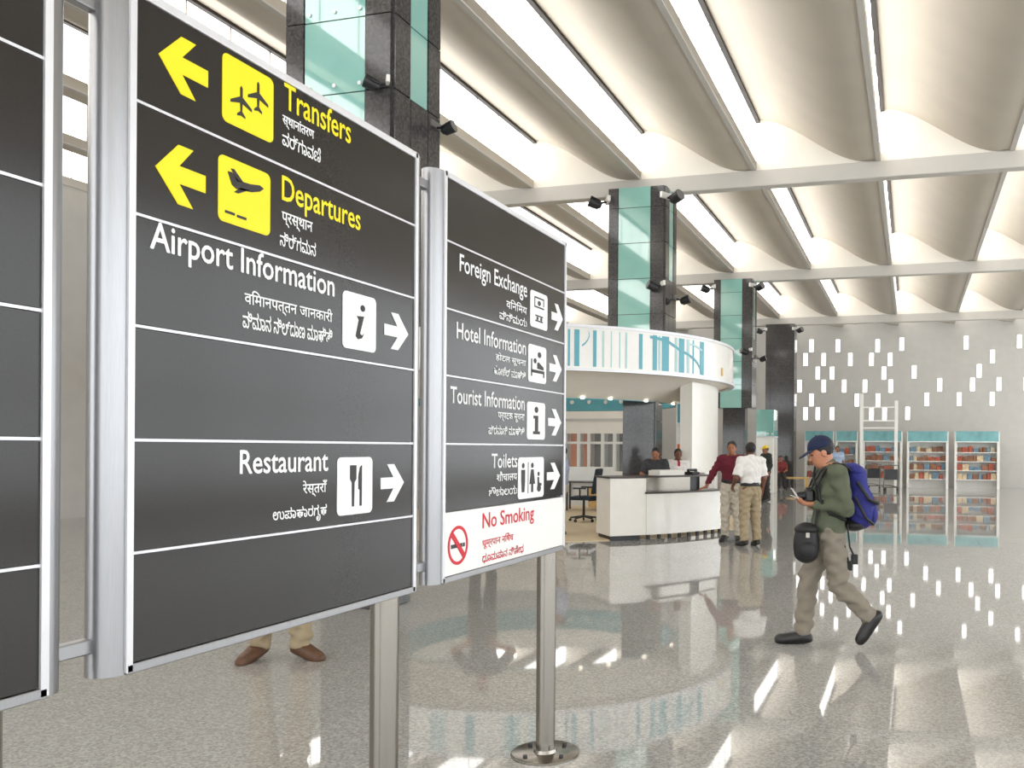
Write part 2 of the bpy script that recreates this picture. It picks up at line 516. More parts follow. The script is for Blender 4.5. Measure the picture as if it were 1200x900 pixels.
class Board:
    def __init__(self, y0, y1, label, white_last=False):
        self.y0, self.y1 = y0, y1
        self.o = thing('sign_board', label, 'sign', (SX, y0, 0), 0, 'dark direction sign boards on steel poles')
        o = self.o; L = y1 - y0; self.L = L
        MB().box(-TH + 0.006, -0.014, 0.0, L, Z0 + 0.01, Z1 - 0.01).build('backing', 'slat_dark', o)
        for i in range(6):
            w = white_last and i == 5
            MB().box(-0.016, 0.0, 0.012, L - 0.012, SL[i + 1] + (0.0055 if i < 5 else 0.02), SL[i] - (0.0055 if i else 0.02)).build(
                'slat', 'slat_white' if w else 'slat_dark', o)
        for i in range(1, 6):
            if white_last and i == 5: continue
            MB().box(-0.012, 0.0015, 0.012, L - 0.012, SL[i] - 0.0035, SL[i] + 0.0035).build('trim_strip', 'bright_trim', o)
        MB().box(-TH, 0.006, -0.004, L + 0.004, Z1 - 0.02, Z1 + 0.004).build('top_rail', 'bright_trim', o, bevel=0.003)
        MB().box(-TH, 0.006, -0.004, L + 0.004, Z0 - 0.006, Z0 + 0.018).build('bottom_rail', 'aluminium', o, bevel=0.003)
        for a, b_ in ((-0.006, 0.012), (L - 0.012, L + 0.006)):
            MB().box(-0.02, 0.006, a, b_, Z0, Z1).build('side_trim', 'bright_trim', o)
        # half round end profiles
        for s, ya in ((-1, -0.006), (1, L + 0.006)):
            poly = []
            for k in range(13):
                t = PI * k / 12
                poly.append((-TH / 2 + (TH / 2) * math.cos(t), ya + s * 0.052 * math.sin(t)))
            b = MB().prism(poly, lambda x, y: (x, y, Z0 - 0.004), lambda x, y: (x, y, Z1))
            b.build('end_profile', 'aluminium', o, smooth=35)
        for z in (Z1 - 0.07, Z0 + 0.07):
            MB().box(-TH + 0.02, -0.04, -GAP + 0.05, -0.05, z - 0.018, z + 0.018).build('link_bracket', 'aluminium', o, bevel=0.004)
        # the pole
        yp = L - 0.115
        MB().tube((-TH / 2, yp, 0.0), (-TH / 2, yp, Z0 + 0.004), 0.05, 0.05, 28).build('pole', 'steel', o, smooth=40)
        bp = MB().lathe([(0.0, 0.0), (0.178, 0.0), (0.178, 0.01), (0.17, 0.014), (0.0, 0.014)], 40, (-TH / 2, yp, 0), closed=False).build('base_plate', 'steel', o, smooth=40)
        for k in range(4):
            a = PI / 4 + k * PI / 2 + 0.3
            MB().tube((-TH / 2 + 0.13 * math.cos(a), yp + 0.13 * math.sin(a), 0.012), (-TH / 2 + 0.13 * math.cos(a), yp + 0.13 * math.sin(a), 0.026), 0.013, 0.011, 8).build('bolt', 'black_plastic', bp)
        MB().tube((-TH / 2, yp, 0.012), (-TH / 2, yp, 0.03), 0.062, 0.055, 24).build('collar', 'steel', o, smooth=40)
    def loc(self, y, z, h=0.0):
        return (h, y - self.y0, z)
    def poly(self, name, pts, m, h0, h1, parent=None):
        b = MB().prism(pts, lambda y, z: self.loc(y, z, h0), lambda y, z: self.loc(y, z, h1))
        return b.build(name, m, parent or self.o)

def text2d(body):
    cu = bpy.data.curves.new('lettering', 'FONT')
    cu.body = body
    cu.resolution_u = 3
    o = bpy.data.objects.new('lettering', cu)
    COL.objects.link(o)
    dg = bpy.context.evaluated_depsgraph_get()
    me = o.evaluated_get(dg).to_mesh()
    vs = [(v.co.x, v.co.y) for v in me.vertices]
    fs = [tuple(p.vertices) for p in me.polygons]
    o.evaluated_get(dg).to_mesh_clear()
    bpy.data.objects.remove(o); bpy.data.curves.remove(cu)
    return vs, fs
def lettering(board, name, body, y0, y1, za, zb, m, bold=0.0):
    vs, fs = text2d(body)
    if not vs: return None
    x0 = min(v[0] for v in vs); x1 = max(v[0] for v in vs)
    q0 = min(v[1] for v in vs); q1 = max(v[1] for v in vs)
    # one piece per word: cut at the widest gaps
    words = body.split(' ')
    spans = sorted((min(vs[i][0] for i in f), max(vs[i][0] for i in f)) for f in fs)
    merged = []
    for a, c in spans:
        if merged and a <= merged[-1][1] + 1e-4: merged[-1][1] = max(merged[-1][1], c)
        else: merged.append([a, c])
    gaps = sorted(((merged[i + 1][0] - merged[i][1], (merged[i + 1][0] + merged[i][1]) / 2) for i in range(len(merged) - 1)), reverse=True)
    cuts = sorted(g[1] for g in gaps[:len(words) - 1])
    offs = ((0, 0),) if not bold else ((-bold, 0), (bold, 0), (0, bold), (0, -bold))
    for w in range(len(words)):
        lo_ = cuts[w - 1] if w else -1e9
        hi_ = cuts[w] if w < len(cuts) else 1e9
        sel = [f for f in fs if lo_ < vs[f[0]][0] <= hi_]
        if not sel: continue
        used = sorted({i for f in sel for i in f}); re_ = {v: k for k, v in enumerate(used)}
        b = MB()
        for off in offs:
            b.add([board.loc(y0 + (vs[i][0] - x0) / (x1 - x0) * (y1 - y0) + off[0], za + (vs[i][1] - q0) / (q1 - q0) * (zb - za) + off[1],
                             0.0012 + 0.0002 * (off[0] > 0) + 0.0004 * (off[1] > 0) + 0.0006 * (off[1] < 0)) for i in used],
                  [tuple(re_[i] for i in f) for f in sel])
        b.build(name, m, board.o)
def rounded(y0, y1, z0, z1, r):
    pts = []
    for cy, cz, a in ((y1 - r, z1 - r, 0), (y0 + r, z1 - r, 90), (y0 + r, z0 + r, 180), (y1 - r, z0 + r, 270)):
        for k in range(6):
            t = R(a + 18 * k)
            pts.append((cy + r * math.cos(t), cz + r * math.sin(t)))
    return pts
def arrow(board, y0, y1, z0, z1, m, left):
    """blunt chevron arrow"""
    w, h = y1 - y0, (z1 - z0) / 2
    zc = (z0 + z1) / 2
    sh = 0.30 * h
    pts = [(0, 0), (0.44, 1), (0.74, 1), (0.46, 0.30), (1, 0.30), (1, -0.30), (0.46, -0.30), (0.74, -1), (0.44, -1)]
    P = [((y0 + p[0] * w) if left else (y1 - p[0] * w), zc + p[1] * h) for p in pts]
    return board.poly('arrow', P, m, 0.0003, 0.0025)
def icon(board, y0, y1, z0, z1, m):
    return board.poly('icon_plate', rounded(y0, y1, z0, z1, 0.018), m, 0.0003, 0.0022)
def glyph(board, parent, box, polys, m='print_black'):
    y0, y1, z0, z1 = box
    for p in polys:
        pts = [(y0 + a * (y1 - y0), z0 + c * (z1 - z0)) for a, c in p]
        o = board.poly('pictogram', pts, m, 0.0022, 0.0034, parent)
def disc(cx, cy, rx, ry, n=16):
    return [(cx + rx * math.cos(2 * PI * k / n), cy + ry * math.sin(2 * PI * k / n)) for k in range(n)]
def rect(x0, x1, y0, y1):
    return [(x0, y0), (x1, y0), (x1, y1), (x0, y1)]

b0 = Board(B0[0], B0[1], 'dark sign board with blank slats linked before the transfers board')
b1 = Board(B1[0], B1[1], 'dark sign board with yellow Transfers and Departures rows and Airport Information')
b2 = Board(B2[0], B2[1], 'dark sign board with Foreign Exchange, Toilets and a white No Smoking row', white_last=True)

# first board
b = b1
def plane_top(cx, cy, s):
    pts = [(0, 1.0), (0.1, 0.85), (0.1, 0.3), (0.85, -0.15), (0.85, -0.33), (0.1, -0.1), (0.07, -0.6), (0.32, -0.82), (0.32, -0.95), (0, -0.86)]
    full = pts + [(-x, y) for x, y in reversed(pts[1:-1])]
    return [(cx + s * x, cy + s * y) for x, y in full]
for row, (zi0, zi1, za0, za1) in enumerate(((2.47, 2.655, 2.485, 2.63), (2.2, 2.378, 2.205, 2.355))):
    arrow(b, sy(182 - 3 * row), sy(240 - 2 * row), za0, za1, 'print_yellow', True)
    box = (sy(257 - 4 * row), sy(317 - 3 * row), zi0, zi1)
    ic = icon(b, *box, 'print_yellow')
    if row == 0:
        glyph(b, ic, box, [plane_top(0.35, 0.40, 0.24), plane_top(0.68, 0.60, 0.24)])
    else:
        glyph(b, ic, box, [[(0.16, 0.78), (0.24, 0.79), (0.36, 0.70), (0.60, 0.72), (0.78, 0.76), (0.86, 0.73), (0.78, 0.66), (0.62, 0.60), (0.32, 0.56), (0.24, 0.60)],
                           [(0.46, 0.70), (0.28, 0.85), (0.22, 0.84), (0.34, 0.68)], [(0.58, 0.62), (0.36, 0.50), (0.28, 0.50), (0.40, 0.60)],
                           rect(0.12, 0.30, 0.14, 0.18), rect(0.34, 0.52, 0.13, 0.17)])
T = (('Transfers', 330, 408, 2.592, 2.668, 'print_yellow', 0.0012), ('स्थानांतरण', 328, 365, 2.535, 2.578, 'print_white', 0.0007),
     ('ವರ್ಗಾವಣೆ', 328, 373, 2.482, 2.526, 'print_white', 0.0005),
     ('Departures', 328, 420, 2.298, 2.392, 'print_yellow', 0.0012), ('प्रस्थान', 328, 364, 2.245, 2.287, 'print_white', 0.0007),
     ('ನಿರ್ಗಮನ', 326, 368, 2.185, 2.228, 'print_white', 0.0005),
     ('Airport Information', 174, 390, 2.055, 2.145, 'print_white', 0.0012), ('विमानपत्तन जानकारी', 285, 388, 1.982, 2.033, 'print_white', 0.0006),
     ('ವಿಮಾನ ನಿಲ್ದಾಣ ಮಾಹಿತಿ', 283, 388, 1.925, 1.972, 'print_white', 0.0006),
     ('Restaurant', 281, 384, 1.52, 1.585, 'print_white', 0.0012), ('रेस्तराँ', 355, 383, 1.442, 1.492, 'print_white', 0.0006),
     ('ಉಪಾಹಾರಗೃಹ', 320, 383, 1.365, 1.415, 'print_white', 0.0006))
for body, pa, pb, za, zb, m, bo in T:
    lettering(b, 'lettering', body, sy(pa), sy(pb), za, zb, m, bo)
box = (sy(400), sy(439), 1.92, 2.107)
ic = icon(b, *box, 'print_white')
glyph(b, ic, box, [disc(0.58, 0.76, 0.07, 0.06), [(0.40, 0.60), (0.62, 0.62), (0.50, 0.30), (0.56, 0.27), (0.62, 0.31), (0.56, 0.22), (0.44, 0.19), (0.37, 0.24), (0.46, 0.54)]])
arrow(b, sy(449), sy(477), 1.945, 2.075, 'print_white', False)
box = (sy(395), sy(436), 1.372, 1.562)
ic = icon(b, *box, 'print_white')
glyph(b, ic, box, [[(0.40, 0.14), (0.46, 0.14), (0.47, 0.56), (0.52, 0.62), (0.52, 0.86), (0.34, 0.86), (0.34, 0.62), (0.39, 0.56)],
                   [(0.62, 0.14), (0.68, 0.14), (0.68, 0.86), (0.62, 0.82), (0.58, 0.66), (0.58, 0.44), (0.62, 0.42)]])
arrow(b, sy(446), sy(473), 1.402, 1.535, 'print_white', False)

# second board
b = b2
T = (('Foreign Exchange', 537, 616, 2.295, 2.388, 'print_white', 0.001), ('विनिमय', 592, 616, 2.235, 2.28, 'print_white', 0.0006), ('ವಿನಿಮಯ', 584, 616, 2.175, 2.215, 'print_white', 0.0006),
     ('Hotel Information', 534, 615, 2.04, 2.108, 'print_white', 0.001), ('होटल सूचना', 580, 615, 1.978, 2.022, 'print_white', 0.0006), ('ಹೋಟೆಲ್ ಮಾಹಿತಿ', 578, 615, 1.922, 1.962, 'print_white', 0.0006),
     ('Tourist Information', 527, 614, 1.775, 1.842, 'print_white', 0.001), ('पर्यटक सूचना', 583, 614, 1.715, 1.755, 'print_white', 0.0006), ('ಪ್ರವಾಸಿ ಮಾಹಿತಿ', 572, 614, 1.655, 1.695, 'print_white', 0.0006),
     ('Toilets', 576, 606, 1.505, 1.568, 'print_white', 0.001), ('शौचालय', 582, 606, 1.445, 1.488, 'print_white', 0.0006), ('ಶೌಚಾಲಯ', 573, 606, 1.38, 1.42, 'print_white', 0.0006),
     ('No Smoking', 566, 626, 1.225, 1.312, 'print_red', 0.001), ('धूम्रपान निषेध', 566, 602, 1.155, 1.205, 'print_red', 0.0004), ('ಧೂಮಪಾನ ನಿಷೇಧ', 566, 614, 1.092, 1.137, 'print_red', 0.0004))
for body, pa, pb, za, zb, m, bo in T:
    lettering(b, 'lettering', body, sy(pa), sy(pb), za, zb, m, bo)
for pa, pb, za, zb, qa, qb in ((620, 640, 2.187, 2.365, 645, 658), (618, 639, 1.917, 2.1, 643, 657), (617, 638, 1.637, 1.82, 642, 657), (607, 637, 1.352, 1.55, 641, 656)):
    box = (sy(pa), sy(pb), za, zb)
    ic = icon(b, *box, 'print_white')
    zc = (za + zb) / 2
    arrow(b, sy(qa), sy(qb), zc - 0.068, zc + 0.068, 'print_white', False)
    if pa == 620:
        P = [rect(0.22, 0.78, 0.82, 0.86), rect(0.22, 0.26, 0.58, 0.82), rect(0.74, 0.78, 0.64, 0.82), rect(0.22, 0.78, 0.56, 0.6), disc(0.5, 0.70, 0.09, 0.07),
             rect(0.28, 0.72, 0.18, 0.22), rect(0.28, 0.72, 0.32, 0.36), disc(0.40, 0.27, 0.06, 0.05), disc(0.62, 0.27, 0.06, 0.05)]
    elif pa == 618:
        P = [disc(0.36, 0.58, 0.08, 0.07), [(0.48, 0.38), (0.84, 0.36), (0.84, 0.44), (0.56, 0.56), (0.48, 0.54)], rect(0.14, 0.88, 0.26, 0.34), rect(0.14, 0.2, 0.16, 0.62), rect(0.82, 0.88, 0.16, 0.3), disc(0.6, 0.76, 0.1, 0.08)]
    elif pa == 617:
        P = [disc(0.5, 0.80, 0.1, 0.085), [(0.34, 0.64), (0.60, 0.64), (0.60, 0.22), (0.70, 0.22), (0.70, 0.14), (0.32, 0.14), (0.32, 0.22), (0.42, 0.22), (0.42, 0.56), (0.34, 0.56)]]
    else:
        P = [disc(0.18, 0.80, 0.05, 0.065), [(0.11, 0.70), (0.25, 0.70), (0.25, 0.44), (0.23, 0.16), (0.13, 0.16), (0.11, 0.44)], rect(0.36, 0.38, 0.12, 0.88),
             disc(0.53, 0.80, 0.05, 0.065), [(0.48, 0.70), (0.58, 0.70), (0.64, 0.34), (0.57, 0.34), (0.57, 0.14), (0.49, 0.14), (0.49, 0.34), (0.42, 0.34)],
             disc(0.78, 0.58, 0.04, 0.055), [(0.74, 0.50), (0.80, 0.50), (0.81, 0.36), (0.90, 0.34), (0.90, 0.28), (0.74, 0.28)], disc(0.80, 0.22, 0.08, 0.09)]
    glyph(b, ic, box, P)
# no smoking ring: red ring, diagonal bar, cigarette
cy, cz, rr = (sy(525) + sy(549)) / 2, 1.196, 0.080
n = 28
ring = MB()
vs = []
for h in (0.0004, 0.0024):
    for r_ in (rr, rr * 0.84):
        vs += [b.loc(cy + r_ * math.cos(2 * PI * k / n), cz + r_ * math.sin(2 * PI * k / n), h) for k in range(n)]
fs = []
for k in range(n):
    k2 = (k + 1) % n
    fs += [(2 * n + k, 2 * n + k2, 3 * n + k2, 3 * n + k), (k, k2, 2 * n + k2, 2 * n + k), (n + k, 3 * n + k, 3 * n + k2, n + k2), (k, n + k, n + k2, k2)]
ring.add(vs, fs)
rg = ring.build('prohibition_ring', 'print_red', b.o)
d = rr * 0.66
b.poly('diagonal_bar', [(cy - d - 0.008, cz + d - 0.008), (cy - d + 0.008, cz + d + 0.008), (cy + d + 0.008, cz - d + 0.008), (cy + d - 0.008, cz - d - 0.008)], 'print_red', 0.0005, 0.0028, rg)
b.poly('cigarette', rect(cy - 0.055, cy + 0.035, cz - 0.010, cz + 0.006), 'print_black', 0.0004, 0.0016, rg)
b.poly('cigarette', rect(cy + 0.04, cy + 0.055, cz - 0.010, cz + 0.006), 'print_black', 0.0004, 0.0016, rg)

# ================================================================== reception rotunda
CX, CY, RR = -7.86, 17.41, 4.2
def ring_angle(px, py, r):
    """angle on the circle of radius r about (CX, CY), near side, seen at a pixel column"""
    q = ray(px, py)
    dx, dy = q[0], q[1]
    A = dx * dx + dy * dy; B = -2 * (dx * CX + dy * CY); C_ = CX * CX + CY * CY - r * r
    D = B * B - 4 * A * C_
    D = max(D, 0.0)
    t = (-B - math.sqrt(D)) / (2 * A)
    return math.degrees(math.atan2(t * dy - CY, t * dx - CX)), CAMZ + t * q[2]
ZB, ZT = 2.955, 3.69
can = thing('reception_canopy', 'round white canopy ring with teal striped fascia above the reception desk', 'canopy', (CX, CY, 0))
MB().lathe([(RR, ZB), (RR, ZT), (RR - 0.14, ZT), (RR - 0.14, ZB + 0.05)], 96).build('fascia', 'white_gloss', can, smooth=35)
MB().lathe([(RR + 0.03, ZB - 0.03), (RR + 0.03, ZB + 0.02), (RR - 0.1, ZB + 0.03), (RR - 0.1, ZB - 0.03)], 96).build('lower_lip', 'bright_trim', can, smooth=35)
MB().lathe([(RR + 0.02, ZT - 0.01), (RR + 0.02, ZT + 0.04), (RR - 0.16, ZT + 0.04), (RR - 0.16, ZT - 0.01)], 96).build('upper_lip', 'bright_trim', can, smooth=35)
prof = []
for k in range(9):
    t = k / 8
    prof.append((RR - 0.1 - 1.12 * t, ZB - 0.43 * (t ** 1.3)))
prof += [(2.93, 2.515), (2.93, 2.6)]
back = [(2.98, 2.6)] + [(r + 0.02, z + 0.05) for r, z in reversed(prof[:9])]
MB().lathe(prof + back, 96).build('soffit', 'white_plaster', can, smooth=40)
MB().lathe([(2.93, 2.515), (2.90, 2.53), (2.90, 3.0), (2.98, 3.0), (2.98, 2.515)], 96).build('inner_ring', 'teal_paint', can, smooth=35)
MB().lathe([(2.95, 2.98), (2.95, 3.04), (RR - 0.1, 3.04), (RR - 0.1, 2.98)], 72).build('deck', 'white_plaster', can, smooth=35)
# printed stripes and swooshes on the fascia
def stripe(pxa, pxb, zlo=ZB + 0.05, zhi=ZT - 0.05, m='teal_paint'):
    a = ring_angle(pxa, 410, RR + 0.004)[0]; c = ring_angle(pxb, 410, RR + 0.004)[0]
    MB().arc([(RR - 0.01, zlo), (RR - 0.01, zhi), (RR + 0.005, zhi), (RR + 0.005, zlo)], a, c, max(2, int(abs(c - a) / 1.5))).build('printed_stripe', m, can)
mat('teal_pale', srgb(182, 218, 220), 0.35, var=0.04)
for pa, pb, m in ((600, 606, 'teal_paint'), (622, 632, 'teal_pale'), (640, 648, 'teal_paint'), (665.5, 668, 'teal_paint'), (673, 679, 'teal_paint'), (695, 699, 'teal_paint'), (706, 708, 'teal_pale'), (716, 717, 'teal_pale'), (726, 727, 'teal_pale'), (733, 735, 'teal_pale'), (749, 753, 'teal_paint'),
                  (765, 770, 'teal_paint'), (772, 774, 'teal_pale'), (776, 784, 'teal_paint'), (791, 794, 'teal_pale'), (796, 802, 'teal_paint'), (805, 808, 'teal_pale'), (812, 813.2, 'teal_paint'), (820.5, 825, 'teal_paint')):
    stripe(pa, pb, m=m)
for a in list(range(-200, -72, 9)):
    MB().arc([(RR - 0.01, ZB + 0.05), (RR - 0.01, ZT - 0.05), (RR + 0.005, ZT - 0.05), (RR + 0.005, ZB + 0.05)], a, a + (2.2 if a % 2 else 4.0), 3).build('printed_stripe', 'teal_paint' if a % 2 else 'teal_pale', can)
def swoosh(pts, w, m='teal_paint'):
    P = []
    for px, py in pts:
        a, z = ring_angle(px, py, RR + 0.01)
        P.append((R(a), z))
    vs = []; fs = []
    for (a, z) in P:
        for dz in (-w / 2, w / 2):
            for r_ in (RR - 0.005, RR + 0.009):
                vs.append((r_ * math.cos(a), r_ * math.sin(a), z + dz))
    for i in range(len(P) - 1):
        o = 4 * i
        fs += [(o + 1, o + 3, o + 7, o + 5), (o, o + 4, o + 6, o + 2), (o, o + 1, o + 5, o + 4), (o + 2, o + 6, o + 7, o + 3)]
    MB().add(vs, fs).build('printed_swoosh', m, can)
swoosh([(762, 394.7), (770, 396.5), (777, 398), (783, 400), (790, 405), (798, 411), (806, 415), (813, 420), (818, 426), (821, 432), (823, 438)], 0.05)
swoosh([(690, 388.5), (691, 393), (689, 398), (686, 402), (682, 405)], 0.035)
swoosh([(805, 402), (812, 404), (818, 407), (823, 411)], 0.035, 'teal_pale')
for k in range(40):                                          # lamps set in the inner ring and the soffit
    a = R(k * 9)
    MB().tube((2.905 * math.cos(a), 2.905 * math.sin(a), 2.74), (2.875 * math.cos(a), 2.875 * math.sin(a), 2.74), 0.055, 0.05, 12).build('recessed_lamp', ['white_gloss'], can, smooth=40)
for px in (683, 716, 758, 790):
    a = R(ring_angle(px, 468, 3.05)[0])
    l = MB().tube((3.03 * math.cos(a), 3.03 * math.sin(a), 2.535), (3.03 * math.cos(a), 3.03 * math.sin(a), 2.505), 0.04, 0.035, 12).build('downlight', 'lamp_lens', can)
# small mark on the plain end of the fascia
a, z = ring_angle(846, 436, RR)
MB().arc([(RR - 0.01, z - 0.08), (RR - 0.01, z + 0.08), (RR + 0.01, z + 0.08), (RR + 0.01, z - 0.08)], a - 0.7, a + 0.7, 2).build('fascia_mark', 'bench_wood', can)

# curved white pier carrying the canopy
pa, pb = ring_angle(811, 500, 3.88)[0], ring_angle(851, 500, 3.88)[0]
pier = MB().arc([(3.6, 0), (3.6, ZB - 0.06), (3.88, ZB - 0.06), (3.88, 0)], pa, pb + 1, 16, (CX, CY)).build('canopy_pier', 'cream_gloss', smooth=35)
tag(pier, 'curved white pier holding up the round reception canopy', 'pier')
# display board beside the pier
p0 = at(794, 520, 17.6); p1 = at(807, 520, 17.6)
db = thing('display_board', 'narrow white display board with small teal screens beside the canopy pier', 'board', ((p0[0] + p1[0]) / 2, (p0[1] + p1[1]) / 2, 0), YAW)
MB().box(-0.15, 0.15, -0.03, 0.03, 0.0, 2.55).build('board', 'white_gloss', db, bevel=0.01)
MB().box(-0.12, 0.12, -0.04, -0.02, 2.12, 2.5).build('screen', 'teal_paint', db)
MB().box(-0.05, 0.07, -0.045, -0.03, 2.2, 2.38).build('poster_figure', 'grey_plastic', db)
MB().box(-0.12, 0.12, -0.04, -0.02, 1.82, 2.02).build('notice', 'slat_white', db)
MB().box(-0.12, 0.12, -0.04, -0.02, 1.35, 1.68).build('notice', 'orange_panel', db)

# carpet disc and desk
cp = MB().lathe([(0, 0.0), (4.55, 0.0), (4.55, 0.012), (4.5, 0.02), (0, 0.02)], 96, (CX, CY, 0), closed=False).build('carpet', 'carpet', smooth=40)
tag(cp, 'round beige carpet under the reception counter', 'carpet')
RD = 4.68
A0 = ring_angle(715, 600, RD)[0]; A1 = ring_angle(757, 600, RD)[0]; A2 = ring_angle(849, 590, RD)[0]
desk = thing('reception_counter', 'curved white reception counter with steel upper panel and dark ledges', 'counter', (CX, CY, 0))
MB().arc([(RD - 0.75, 0.09), (RD - 0.75, 1.07), (RD, 1.07), (RD, 0.09)], A0, A1, 8).build('end_block', 'cream_gloss', desk, smooth=35)
MB().arc([(RD - 0.2, 0.09), (RD - 0.2, 0.8), (RD + 0.02, 0.8), (RD + 0.02, 0.09)], A1, A2, 24).build('front_panel', 'white_gloss', desk, smooth=35)
MB().arc([(RD - 0.3, 0.8), (RD - 0.3, 0.83), (RD + 0.04, 0.83), (RD + 0.04, 0.8)], A1 - 0.3, A2 + 0.5, 24).build('ledge', 'dark_wood', desk, smooth=35)
am = A1 + (A2 - A1) * 0.60; an = A1 + (A2 - A1) * 0.74
MB().arc([(RD - 0.26, 0.82), (RD - 0.26, 1.08), (RD - 0.22, 1.08), (RD - 0.22, 0.82)], A1, am, 16).build('steel_panel', 'steel', desk, smooth=35)
MB().arc([(RD - 0.30, 0.82), (RD - 0.30, 1.08), (RD - 0.26, 1.08), (RD - 0.26, 0.82)], am, an, 6).build('recess_panel', 'black_plastic', desk, smooth=35)
MB().arc([(RD - 0.26, 0.82), (RD - 0.26, 1.08), (RD - 0.22, 1.08), (RD - 0.22, 0.82)], an, A2, 8).build('steel_panel', 'steel', desk, smooth=35)
MB().arc([(RD - 0.78, 1.07), (RD - 0.78, 1.1), (RD + 0.01, 1.1), (RD + 0.01, 1.07)], A0 - 0.3, A1, 8).build('counter_top', 'dark_wood', desk, smooth=35)
MB().arc([(RD - 0.78, 1.07), (RD - 0.78, 1.1), (RD - 0.2, 1.1), (RD - 0.2, 1.07)], A1, A2, 24).build('counter_top', 'dark_wood', desk, smooth=35)
MB().arc([(RD - 0.75, 0.0), (RD - 0.75, 0.09), (RD - 0.12, 0.09), (RD - 0.12, 0.0)], A0 + 0.6, A1 - 0.6, 8).build('plinth', 'black_plastic', desk, smooth=35)
for k in range(9):
    a = R(A1 + 1 + (A2 - A1 - 2) * k / 8)
    MB().tube(((RD - 0.06) * math.cos(a), (RD - 0.06) * math.sin(a), 0), ((RD - 0.06) * math.cos(a), (RD - 0.06) * math.sin(a), 0.1), 0.035, 0.035, 10).build('foot', 'black_plastic', desk)
# things on the counter
def on_desk(px, r, py=556):
    a = R(ring_angle(px, py, r)[0])
    return CX + r * math.cos(a), CY + r * math.sin(a), a
x, y, a = on_desk(781, RD - 0.5)
o = MB().box(-0.16, 0.16, -0.3, 0.3, 1.1, 1.19).box(-0.13, 0.13, -0.26, 0.26, 1.19, 1.2).build('document_tray', 'cream_gloss', bevel=0.01)
o.location = (x, y, 0); o.rotation_euler.z = a
tag(o, 'low cream tray on the reception counter before the clerks', 'tray')
x, y, a = on_desk(811, RD - 0.5)
t = thing('telephone', 'black desk telephone on the reception counter', 'telephone', (x, y, 1.1), a)
MB().box(-0.1, 0.1, -0.11, 0.11, 0, 0.05).build('base', 'black_plastic', t, bevel=0.015)
MB().tube((0.0, -0.13, 0.085), (0.0, 0.13, 0.085), 0.024, 0.024, 10).ball((0, -0.11, 0.07), 0.036, 10).ball((0, 0.11, 0.07), 0.036, 10).build('handset', 'black_plastic', t, smooth=40)
MB().box(0.02, 0.09, -0.06, 0.06, 0.05, 0.056).build('keypad', 'grey_plastic', t)
x, y, a = on_desk(826, RD - 0.45)
o = MB().box(-0.1, 0.1, -0.14, 0.14, 1.1, 1.125).box(-0.09, 0.09, -0.13, 0.12, 1.125, 1.135).build('paper_stack', 'slat_white')
o.location = (x, y, 0); o.rotation_euler.z = a
tag(o, 'small stack of white papers at the end of the reception counter', 'papers')

# office chair
def office_chair(x, y, rz):
    t = thing('office_chair', 'black swivel office chair with armrests behind the counter', 'chair', (x, y, 0.02), rz)
    # local: sitter faces +Y
    for k in range(5):
        an_ = 2 * PI * k / 5 + 0.3
        e = (0.30 * math.cos(an_), 0.30 * math.sin(an_))
        MB().tube((0, 0, 0.11), (e[0], e[1], 0.075), 0.024, 0.017, 8).build('base_arm', 'black_plastic', t, smooth=40)
        MB().tube((e[0] - 0.02 * math.sin(an_), e[1] + 0.02 * math.cos(an_), 0.03), (e[0] + 0.02 * math.sin(an_), e[1] - 0.02 * math.cos(an_), 0.03), 0.03, 0.03, 12).build('castor', 'black_plastic', t, smooth=40)
    MB().tube((0, 0, 0.09), (0, 0, 0.46), 0.032, 0.025, 14).build('gas_lift', 'black_plastic', t, smooth=40)
    MB().box(-0.25, 0.25, -0.24, 0.25, 0.46, 0.54).build('seat', 'chair_fabric', t, bevel=0.035)
    MB().obox((0, -0.29, 0.86), (0.22, 0, 0), (0, 0.035, 0.006), (0, -0.05, 0.27)).build('backrest', 'chair_fabric', t, bevel=0.03)
    MB().path([(0, -0.1, 0.45), (0, -0.32, 0.47), (0, -0.32, 0.75)], 0.022, 8).build('back_stem', 'black_plastic', t, smooth=40)
    for s in (-1, 1):
        MB().path([(s * 0.2, 0.0, 0.47), (s * 0.3, 0.0, 0.5), (s * 0.3, 0.0, 0.7)], 0.017, 8).build('arm_post', 'black_plastic', t, smooth=40)
        MB().box(s * 0.3 - 0.035, s * 0.3 + 0.035, -0.13, 0.15, 0.7, 0.735).build('armrest', 'black_plastic', t, bevel=0.012)
    return t
gx, gy = ground(684, 612)
office_chair(gx, gy, YAW + R(80))
# work table behind the chair
gx, gy = ground(690, 600)
wt = thing('work_table', 'low table with dark legs and white back panel behind the office chair', 'table', (gx, gy + 0.5, 0.02), YAW)
MB().box(-0.75, 0.42, -0.3, 0.35, 0.69, 0.72).build('table_top', 'dark_wood', wt, bevel=0.005)
for lx in (-0.7, 0.38):
    for ly in (-0.26, 0.31):
        MB().box(lx - 0.025, lx + 0.025, ly - 0.025, ly + 0.025, 0, 0.69).build('leg', 'dark_wood', wt)
MB().box(-0.75, 0.42, 0.33, 0.37, 0.35, 1.08).build('back_panel', 'white_gloss', wt)
MB().box(-0.2, 0.34, 0.0, 0.3, 0.05, 0.55).build('pedestal_drawers', 'bench_wood', wt, bevel=0.01)

